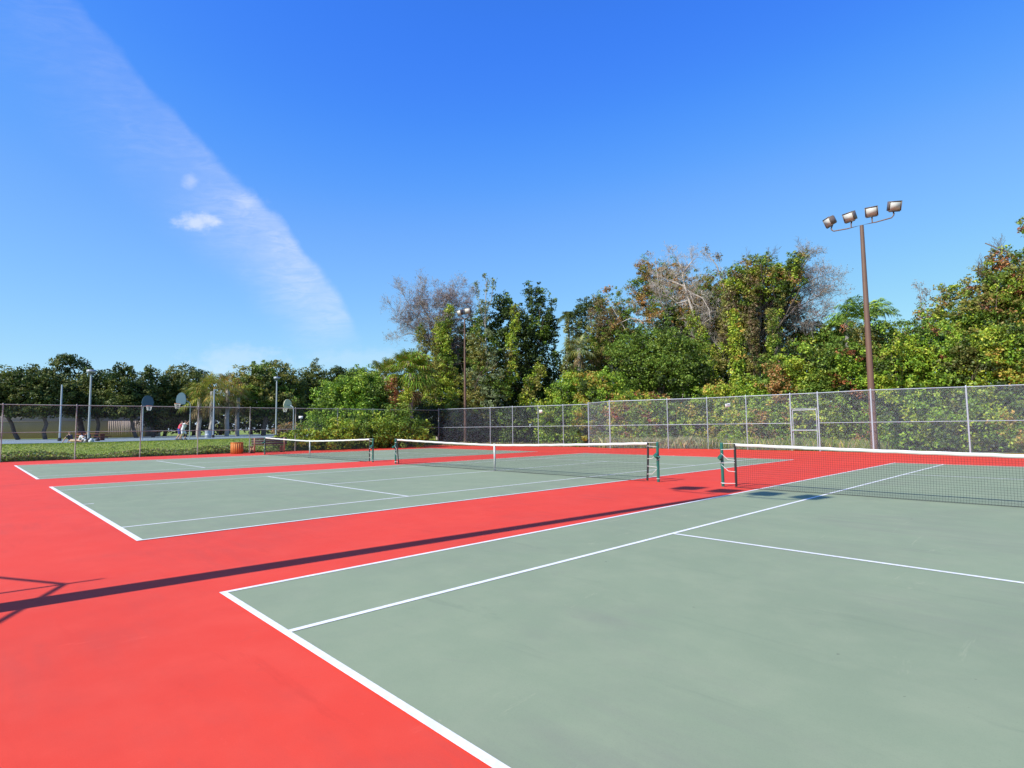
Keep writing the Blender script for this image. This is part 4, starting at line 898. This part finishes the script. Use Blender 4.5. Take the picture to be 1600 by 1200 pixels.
# short lawn tufts between the weeds and the basketball court
rng = np.random.default_rng(3); n = 60000; B = np.column_stack([rng.uniform(-48, -36.8, n), rng.uniform(-14, 34, n), np.zeros(n)]); B[:, 2] = terr(B[:, 0], B[:, 1])
mb = MB(); H = rng.uniform(.02, .07, n); a = rng.uniform(0, 6.28, n); wv = np.stack([np.cos(a), np.sin(a)], 1)*.03
V = np.stack([np.column_stack([B[:, :2]-wv, B[:, 2]]), np.column_stack([B[:, :2]+wv, B[:, 2]]), np.column_stack([B[:, :2]+wv*.4+rng.normal(size=(n, 2))*.02, B[:, 2]+H])], 1).reshape(-1, 3)
pl = np.array(PAL['lime']+PAL['lime']+PAL['grass']); mb.add(V, np.arange(n)[:, None]*3+np.array([[0, 1, 2]]), pl[rng.integers(0, len(pl), n)]*rng.uniform(.7, 1.1, (n, 1)))
tag(mb.build('lawn_grass', M['leaf']), 'short mown grass between the fence and the basketball court', 'grass', kind='stuff')

# ------------------------------------------------------------------ trees of the park in the background (left of the picture)
BG = 'oaks lining the far side of the park'
def oak(label, d, specs, seed, pal='oak', foot=None, mp=('dark',), ma=.35, name='oak_tree', **kw):
    kw.setdefault('cov', 1.1); kw.setdefault('leaf', .25); kw.setdefault('clump', .6)
    specs = list(specs)+[(s_[0]+6, 640, 26, 11) for s_ in specs[:2]]
    return tree(name, label, 'tree', d, specs, pal, seed, group=BG, z0=BX, tr=kw.pop('tr', .22), mixpal=list(mp), mixamt=ma, foot=foot, **kw)
oak('oak at the far left edge with a thick dark trunk', 86, [(10, 602, 36, 26), (-30, 600, 40, 30), (30, 612, 26, 22), (-10, 628, 30, 16)], 201, foot=30)
oak('wide oak rising in front of the tan building', 84, [(60, 592, 30, 22), (38, 606, 26, 20), (80, 610, 30, 26), (60, 626, 34, 14)], 202, foot=72)
oak('oak with a separate umbrella shaped top behind the grey lamp poles', 88, [(106, 563, 20, 7), (128, 572, 11, 7), (91, 573, 9, 6), (104, 583, 8, 9), (110, 603, 34, 16), (120, 624, 34, 18)], 203, foot=131, tr=.4)
oak('oak right of the tall grey lamp pole', 86, [(150, 598, 24, 18), (168, 610, 28, 20), (150, 624, 30, 12)], 204, foot=150)
oak('dark oak with a pointed top', 84, [(194, 582, 15, 14), (188, 600, 24, 20), (205, 615, 30, 20), (182, 630, 24, 12)], 205, 'dark', foot=214, mp=('oak',))
oak('small topped oak left of the twin players', 86, [(234, 584, 12, 12), (238, 602, 22, 20), (225, 625, 26, 20), (245, 650, 24, 20)], 206, foot=240)
oak('greyish spreading oak with spiky sprouts on top', 88, [(285, 592, 30, 18), (310, 606, 26, 22), (265, 612, 26, 22), (290, 632, 40, 24), (270, 655, 30, 20)], 207, 'oak', foot=290, mp=('olive', 'dark'), ma=.5, twigs=18)
oak('big rounded oak between the two right lamp poles', 88, [(422, 584, 30, 22), (395, 594, 30, 22), (450, 600, 22, 26), (375, 612, 24, 20), (410, 618, 40, 24), (440, 632, 34, 22), (462, 615, 14, 24)], 208, 'mid', foot=412, mp=('oak', 'dark', 'olive'), ma=.75, tr=.35)
oak('dull green oak right of the big rounded oak', 92, [(492, 592, 22, 22), (480, 612, 26, 26), (505, 615, 24, 28), (490, 640, 30, 22)], 209, foot=486, twigs=12)
oak('dark oak just left of the bright shrub mound', 93, [(532, 584, 14, 12), (525, 605, 22, 22), (545, 600, 18, 22), (520, 640, 28, 24)], 210, 'dark', foot=520, mp=('oak',))
oak('oak peeping above the bright shrub mound', 95, [(562, 590, 18, 12), (580, 596, 20, 14), (600, 610, 24, 24), (560, 620, 30, 30)], 211, foot=560)
sabal(332, 612, 80, 'tall cabbage palm with yellowing fronds behind the basketball hoop', 212, r=1.7, n=44, z0=BX, fan=1.4, pal=('olive', 'yellow'), dead=18, tr=.25, group='cabbage palms behind the basketball court')
sabal(312, 622, 82, 'cabbage palm with a brown skirt left of the tall cabbage palm', 213, r=1.5, n=36, z0=BX, fan=1.3, pal=('olive', 'mid'), dead=16, tr=.25, group='cabbage palms behind the basketball court')
sabal(356, 607, 83, 'orange tinged cabbage palm right of the tall cabbage palm', 214, r=1.6, n=40, z0=BX, fan=1.3, pal=('yellow', 'rust'), dead=18, tr=.25, group='cabbage palms behind the basketball court')
sabal(372, 622, 85, 'low cabbage palm under the big rounded oak', 215, r=1.4, n=30, z0=BX, fan=1.2, pal=('olive', 'yellow'), dead=10, tr=.25, group='cabbage palms behind the basketball court')
# second row closes the gaps under the crowns
for i, (px, lab) in enumerate([(215, 'dark tree behind the pointed oak'), (255, 'dark tree behind the twin players'), (300, 'dark tree behind the cabbage palms'), (345, 'dark tree right behind the tall cabbage palm'), (390, 'dark tree behind the big rounded oak'), (435, 'dark tree behind the rightmost grey lamp pole'), (480, 'dark tree behind the small white park sign'), (530, 'dark tree far behind the bright shrub mound'), (590, 'dark tree far behind the smaller cabbage palm')]):
    if px in (345,): sp = [(px, 640, 26, 22), (px, 664, 26, 12)]
    else: sp = [(px, 628, 28, 26), (px+8, 655, 30, 18)]
    tree('oak_tree', lab, 'tree', 108, sp, 'dark', 230+i, group='dark trees at the very back of the park', z0=BX, tr=.3, mixpal='oak', mixamt=.3, leaf=.5, clump=1.0, cov=1.2)
shrub('reddish brown scrub at the right end of the basketball court', 72, [(455, 670, 22, 7), (440, 673, 12, 5)], 'rust', 250, name='scrub', mixpal='brown', leaf=.15, clump=.35, z0=BX, group='scrub by the basketball court', trunk=False)

# ------------------------------------------------------------------ building behind the park
def building():
    a = at(-420, 670, 112); b = at(226, 670, 98); a[2] = b[2] = BX
    u_ = (b-a)/np.linalg.norm(b-a); n_ = np.array([u_[1], -u_[0], 0]);
    if n_@(O-a) < 0: n_ = -n_
    Lb = np.linalg.norm(b-a); H = 5.0; c = (a+b)/2-n_*7+np.array([0, 0, H/2]); rz = math.atan2(u_[1], u_[0])
    t = thing('tan_building', (c[0], c[1], BX), 'long low tan building half hidden behind the oaks', 'building')
    ms = mat('tan_stucco', (.40, .31, .26), .9, n1=(.4, .4, (.31, .25, .21)), bump=(20, .3, .01))
    m = MB(); m.box(c, (Lb, 14, H), rz=rz); m.build('wall', ms, t)
    m = MB(); m.box(c+np.array([0, 0, H/2+.12]), (Lb+.5, 14.5, .24), rz=rz)
    m.build('roof', mat('roof_trim', (.32, .28, .24), .8), t)
    m = MB(); p0 = a+n_*.04
    m.box(p0+u_*Lb/2+np.array([0, 0, 2.3]), (Lb, .06, .10), rz=rz)
    m.build('string_course', mat('stucco_line', (.30, .25, .20), .9), t)
    md = mat('slatted_door', (.35, .28, .235), .9)
    for s in (.925, .965):
        m = MB()
        for k in range(12): m.box(p0+u_*(Lb*s+(k-5.5)*.22)+np.array([0, 0, 1.25])+n_*.03, (.15, .05, 2.1), rz=rz)
        m.build('slatted_panel', md, t)
building()

# ------------------------------------------------------------------ park lamp poles, hoops and small things
M['greypole'] = mat('pale_grey_pole', (.38, .42, .47), .5, .2, n1=(1.2, .4, (.40, .43, .46)))
def park_lamp(px, pyb, pyt, d, label, head=True, seed=0, hw=.8):
    c = at(px, pyb, d); tp = at(px, pyt, d); z0 = BX+.03; h = tp[2]-z0
    t = thing('park_lamp', (c[0], c[1], z0), label, 'lamp post', 'grey lamp poles round the basketball court')
    m = MB(); m.tube([[c[0], c[1], z0], [c[0], c[1], z0+h]], [.08, .06], 12); m.build('pole', M['greypole'], t, smooth=True)
    m = MB(); m.tube([[c[0], c[1], z0], [c[0], c[1], z0+.3]], .15, 12); m.build('base', M['dark'], t)
    if head:
        m = MB(); m.box((c[0], c[1], z0+h+.10), (.35, hw, .22), rz=.3); m.build('lamp_head', M['greypole'], t)
        m = MB(); m.box((c[0], c[1], z0+h-.06), (.28, hw*.85, .05), rz=.3); m.build('glass', M['dark'], t)
park_lamp(93, 687, 601, 66, 'slim grey lamp pole on the left without a visible lamp box', head=False)
park_lamp(138, 691, 582, 54, 'tallest grey lamp pole with a box lamp on top', hw=.5)
park_lamp(333, 679, 608, 72, 'grey lamp pole beside the cabbage palms', head=False)
park_lamp(431, 682, 592, 64, 'grey lamp pole in front of the big rounded oak', hw=.5)
M['board'] = mat('blue_grey_board', (.05, .095, .14), .4, n1=(3, .3, (.08, .13, .16)))
M['boardw'] = mat('cream_board', (.62, .60, .42), .5)
M['rim'] = mat('orange_rim', (.6, .15, .03), .5)
def hoop(px, pyb, d, label, yaw, bm_, bw=1.15, side=1, off=.9):
    c = at(px, pyb, d); z0 = BX+.03; t = thing('basketball_hoop', (c[0], c[1], z0), label, 'basketball hoop', 'basketball hoops beyond the lawn')
    f = np.array([math.cos(yaw), math.sin(yaw), 0]); s = np.array([-f[1], f[0], 0]); c = np.array([c[0], c[1], z0])
    m = MB(); m.tube([c, c+[0, 0, 2.9], c+[0, 0, 3.2]+f*.1, c+[0, 0, 3.35]+f*.4, c+[0, 0, 3.35]+f*off], .045, 10); m.build('gooseneck_pole', M['greypole'], t, smooth=True)
    bc_ = c+np.array([0, 0, 3.30])+f*off; pts = [(-.62, -.28), (.62, -.28), (.72, .1), (.58, .48), (.3, .68), (0, .74), (-.3, .68), (-.58, .48), (-.72, .1)]
    V = [bc_+s*x*bw/1.15+np.array([0, 0, y])+f*q_ for q_ in (0, .05) for x, y in pts]; n = len(pts); m = MB()
    V += [bc_+np.array([0, 0, .15]), bc_+np.array([0, 0, .15])+f*.05]
    m.add(V, [[i, (i+1) % n, n*2] for i in range(n)]+[[n+(i+1) % n, n+i, n*2+1] for i in range(n)]); m.add(V, [[i, n+i, n+(i+1) % n, (i+1) % n] for i in range(n)]); m.build('backboard', bm_, t)
    m = MB(); rc = bc_+f*.33+np.array([0, 0, -.22]); A = np.linspace(0, 6.283, 17); m.tube([rc+f*.23*math.cos(a)+s*.23*math.sin(a) for a in A], .014, 5, cap=False); r_ = m.build('rim', M['rim'], t)
    m = MB()
    for i in range(12):
        for dr in (1, -1):
            P = [rc+(f*math.cos(a)+s*math.sin(a))*(.23-.09*k/3)+np.array([0, 0, -.14*k]) for k, a in enumerate([i*.5236+dr*k*.26 for k in range(4)])]; m.tube(P, .010, 3, cap=False)
    m.build('net', M['netwhite'], r_)
yc = math.atan2(Rv[1], Rv[0])
hoop(222, 684, 63, 'basketball hoop on the left with its curved pole turned right', yc-math.pi/2+.95, M['board'], bw=.8)
hoop(296, 686.5, 57, 'basketball hoop with a blue fan shaped board above the two players', yc-math.pi/2-.5, M['board'], bw=1.15, off=.8)
hoop(458, 681, 66, 'basketball hoop with a pale board lit by the sun near the shrubs', yc+math.pi-.25, M['boardw'], off=.7)
def barrel():
    c = at(325, 680.5, 70); c[2] = BX; t = thing('litter_drum', c, 'grey metal drum at the far edge of the basketball court', 'litter drum')
    m = MB(); m.tube([c+[0, 0, 0], c+[0, 0, .3], c+[0, 0, .32], c+[0, 0, .34], c+[0, 0, .62], c+[0, 0, .66], c+[0, 0, .9]], [.30, .30, .32, .30, .30, .32, .30], 16); m.build('drum', M['greypole'], t)
    m = MB(); m.tube([c+[0, 0, .86], c+[0, 0, .93]], .33, 16, cap=False); m.build('rim', M['dark'], t)
barrel()
def park_sign():
    c = at(470, 652, 75); t = thing('park_sign', (c[0], c[1], BX), 'small white sign on a post behind the basketball court', 'sign')
    m = MB(); m.box(c, (.5, .03, .30), rz=yc); m.build('panel', M['signwhite'], t); m = MB(); m.tube([[c[0]-.04, c[1]+.05, BX], [c[0]-.04, c[1]+.05, c[2]+.1]], .035, 6); m.build('post', M['oldsteel'], t)
park_sign()
def kerb_block():
    a = at(144, 679, 66); c = np.array([a[0], a[1], BX+.32]); mo = mat('red_brown_timber', (.27, .09, .05), .8, n1=(4, .5, (.18, .06, .04)))
    t = thing('picnic_table', (c[0], c[1], BX), 'low red brown picnic table behind the tall grey lamp pole', 'picnic table')
    m = MB(); m.box(c+[0, 0, .30], (2.6, .8, .07), rz=yc); m.build('table_top', mo, t)
    nn = np.array([-math.sin(yc), math.cos(yc), 0]); uu = np.array([math.cos(yc), math.sin(yc), 0])
    for s in (-1, 1):
        m = MB(); m.box(c+nn*.62*s+[0, 0, .06], (2.6, .28, .06), rz=yc); m.build('bench_seat', mo, t)
        m = MB(); m.box(c+uu*.95*s+[0, 0, -.02], (.09, 1.4, .08), rz=yc); m.box(c+uu*.95*s+[0, 0, -.02], (.09, .5, .6), rz=yc); m.build('leg_frame', mo, t)
kerb_block()

# ------------------------------------------------------------------ people
M['skin'] = mat('skin', (.55, .32, .22), .6); M['hair'] = mat('dark_hair', (.06, .035, .02), .7); M['redshirt'] = mat('pink_red_shirt', (.75, .06, .12), .8)
M['blueshort'] = mat('navy_shorts', (.05, .05, .28), .8); M['whitecloth'] = mat('white_cloth', (.75, .75, .78), .8); M['darkcloth'] = mat('dark_cloth', (.03, .03, .045), .8); M['tan'] = mat('tan_cloth', (.50, .36, .22), .8); M['shoe'] = mat('shoe', (.08, .08, .1), .6)
def person(label, base, yaw, pose, shirt, short, hair='hair', sleeves=True, long_legs=None):
    """joints in metres, x = facing direction, y = left, z = up"""
    t = thing('person', base, label, 'person'); t_ = pose
    cy, sy = math.cos(yaw), math.sin(yaw); B = np.array(base)
    T = lambda p: B+np.array([p[0]*cy-p[1]*sy, p[0]*sy+p[1]*cy, p[2]])
    m = MB()
    def limb(pts, rs): 
        P = [T(p) for p in pts]
        Q = []; R_ = []
        for i in range(len(P)-1):
            for s in (0, .5): Q.append(P[i]*(1-s)+P[i+1]*s); R_.append(rs[i]*(1-s)+rs[i+1]*s)
        Q.append(P[-1]); R_.append(rs[-1]); m.tube(Q, R_, 10)
        for p, r in zip(P, rs): m.ell(p, (r, r, r), 10, 6)
    pel, chest, neck, head = t_['pelvis'], t_['chest'], t_['neck'], t_['head']
    limb([pel, chest, neck], [.13, .155, .06]); limb([neck, head], [.055, .06])
    hd = T(head); m.ell(hd, (.082, .078, .112), 14, 10); fw = np.array([cy, sy, 0])
    m.ell(hd+fw*.085+[0, 0, -.01], (.016, .014, .022), 8, 6)                 # nose
    for s in (-1, 1): m.ell(T((head[0]-.005, head[1]+s*.08, head[2])), (.016, .012, .03), 6, 5)  # ears
    for side in ('l', 'r'):
        sg = 1 if side == 'l' else -1
        sh, el, wr = t_['arm_'+side]; limb([sh, el, wr], [.055, .042, .03]); limb([chest, sh], [.10, .06])
        d_ = nrm(np.array(wr)-np.array(el)); pl_ = np.array(wr)+d_*.05; limb([wr, tuple(pl_)], [.028, .036])
        sd = nrm(np.cross(d_, [0.1, 0, 1.])); bend = np.cross(sd, d_)
        for k, L in enumerate((.07, .08, .075, .055)):
            r0_ = pl_+d_*.03+sd*(k-1.5)*.019; limb([tuple(r0_), tuple(r0_+d_*L*.55), tuple(r0_+d_*L*.9+bend*.02)], [.010, .009, .008])
        limb([tuple(pl_-d_*.02-sd*.03), tuple(pl_+d_*.03-sd*.06)], [.011, .009])
        hp, kn, an, toe = t_['leg_'+side]; limb([hp, kn, an], [.085, .058, .04]); limb([an, toe], [.042, .032])
    b = m.build('body', M['skin'], t)
    rm = b.modifiers.new('one_surface', 'REMESH'); rm.mode = 'VOXEL'; rm.voxel_size = .014; rm.use_smooth_shade = True
    # eyes, mouth
    m = MB()
    for s in (-1, 1): m.ell(T((head[0]+.076, head[1]+s*.03, head[2]+.012)), (.009, .010, .008), 6, 5)
    m.ell(T((head[0]+.078, head[1], head[2]-.05)), (.006, .022, .006), 6, 5); m.build('face_features', M['darkcloth'], b)
    m = MB(); m.ell(T((head[0]-.018, head[1], head[2]+.028)), (.092, .088, .105), 12, 8); m.build('hair', M[hair], t)
    def cloth(name, mt, parts):
        m = MB()
        for pts, rs in parts: m.tube([T(p) for p in pts], rs, 12)
        o = m.build(name, M[mt], t, smooth=True)
        rm = o.modifiers.new('one_surface', 'REMESH'); rm.mode = 'VOXEL'; rm.voxel_size = .02; rm.use_smooth_shade = True
    A = lambda a, b_, s: tuple(np.array(a)*(1-s)+np.array(b_)*s)
    cp = [([pel, A(pel, chest, .5), chest, A(chest, neck, .7)], [.15, .15, .18, .09])]
    for side in 'lr':
        sh, el, wr = t_['arm_'+side]; cp.append(([A(chest, sh, .3), sh, A(sh, el, .6)], [.12, .08, .07]))
    cloth('shirt', shirt, cp)
    cp = [([A(pel, chest, .25), pel], [.155, .15])]
    for side in 'lr':
        hp, kn, an, toe = t_['leg_'+side]; e = .95 if not long_legs else 1.; cp.append(([pel, hp, A(hp, kn, e)], [.13, .115, .095]))
        if long_legs: cp.append(([kn, an], [.085, .06]))
    cloth('shorts' if not long_legs else 'trousers', short, cp)
    for side in 'lr':
        hp, kn, an, toe = t_['leg_'+side]; m = MB(); m.tube([T((an[0]-.05, an[1], an[2]-.02)), T(A(an, toe, .5)), T(toe)], [.05, .052, .042], 10); m.ell(T(toe), (.045, .045, .035), 8, 6); m.build('shoe', M['shoe'], t, smooth=True)
PZ = BX+.035
def stand(lean=0, armr=None, arml=None, stride=.0, k=1.):
    s = lambda p: (p[0]*k, p[1]*k, p[2]*k)
    return dict(pelvis=s((0, 0, .93)), chest=s((.06+lean, 0, 1.24)), neck=s((.09+lean*1.3, 0, 1.47)), head=s((.13+lean*1.5, 0, 1.60)),
        arm_l=arml or tuple(s(p) for p in ((.08+lean, .19, 1.38), (.05+lean, .25, 1.12), (.22+lean, .2, .95))), arm_r=armr or tuple(s(p) for p in ((.08+lean, -.19, 1.38), (.05+lean, -.25, 1.12), (.22+lean, -.2, .95))),
        leg_l=tuple(s(p) for p in ((0, .09, .88), (.10+stride, .11, .48), (.0+stride, .12, .08), (.16+stride, .13, .04))), leg_r=tuple(s(p) for p in ((0, -.09, .88), (.10-stride*.4, -.11, .50), (-.08-stride, -.12, .08), (.08-stride, -.13, .04))))
p1 = at(279.5, 687, 59.6); p2 = at(285, 686.5, 59.4)
person('boy in a pink red shirt beside the player reaching for the hoop', (p1[0], p1[1], PZ), yc+.3, stand(.06, stride=.12, k=.97), 'redshirt', 'blueshort')
person('player in white shorts reaching one arm up towards the hoop', (p2[0], p2[1], PZ), yc+.1, stand(.08, armr=((.13, -.19, 1.38), (.42, -.2, 1.40), (.60, -.18, 1.62)), arml=((.13, .19, 1.38), (.38, .2, 1.34), (.52, .16, 1.52)), stride=.15), 'whitecloth', 'whitecloth')
# seated pair at the left end of the basketball court
s1 = at(111, 690, 55); s2 = at(133.5, 690, 54.6)
person('dark topped person sitting on the basketball court leaning back on both arms', (s1[0], s1[1], PZ), yc, dict(pelvis=(.05, 0, .14), chest=(-.10, 0, .40), neck=(-.14, 0, .60), head=(-.15, 0, .75),
   arm_l=((-.12, .19, .54), (-.30, .24, .32), (-.42, .26, .08)), arm_r=((-.12, -.19, .54), (-.28, -.24, .32), (-.40, -.26, .08)),
   leg_l=((.10, .10, .13), (.55, .14, .17), (.98, .16, .08), (1.05, .18, .2)), leg_r=((.10, -.10, .13), (.55, -.14, .14), (.98, -.16, .08), (1.05, -.18, .2))), 'darkcloth', 'tan')
person('person in pale leggings sitting with bent knees beside the tallest grey lamp pole', (s2[0], s2[1], PZ), yc+math.pi, dict(pelvis=(-.15, 0, .14), chest=(-.20, 0, .42), neck=(-.18, 0, .62), head=(-.15, 0, .77),
   arm_l=((-.18, .19, .56), (.02, .24, .40), (.22, .16, .42)), arm_r=((-.18, -.19, .56), (.02, -.24, .40), (.22, -.16, .42)),
   leg_l=((-.1, .10, .14), (.25, .15, .50), (.42, .14, .08), (.56, .14, .05)), leg_r=((-.1, -.10, .14), (.20, -.15, .46), (.38, -.14, .08), (.52, -.14, .05))), 'darkcloth', 'whitecloth', long_legs=True)
def bag(px, d, label, size, col):
    c = at(px, 690, d); c[2] = PZ; t = thing('bag', c, label, 'bag', 'bags left by the basketball court')
    m = MB(); m.ell(c+[0, 0, size[2]/2], (size[0]/2, size[1]/2, size[2]/2), 12, 8); m.box(c+[0, 0, size[2]*.3], (size[0]*.8, size[1]*.8, size[2]*.55), rz=yc); m.build('pouch', mat('bag_cloth', col, .8), t)
    m = MB(); m.tube([c+np.array([math.cos(a)*.1, 0, size[2]*.9+math.sin(a)*.1]) for a in np.linspace(0, 3.14, 7)], .012, 5); m.build('handle', M['dark'], t)
bag(142.5, 53.6, 'pale bag at the foot of the tallest grey lamp pole', (.35, .25, .32), (.5, .55, .62))
bag(152.5, 60, 'small dark bag on the grass edge right of the tallest lamp pole', (.32, .25, .3), (.02, .02, .03))
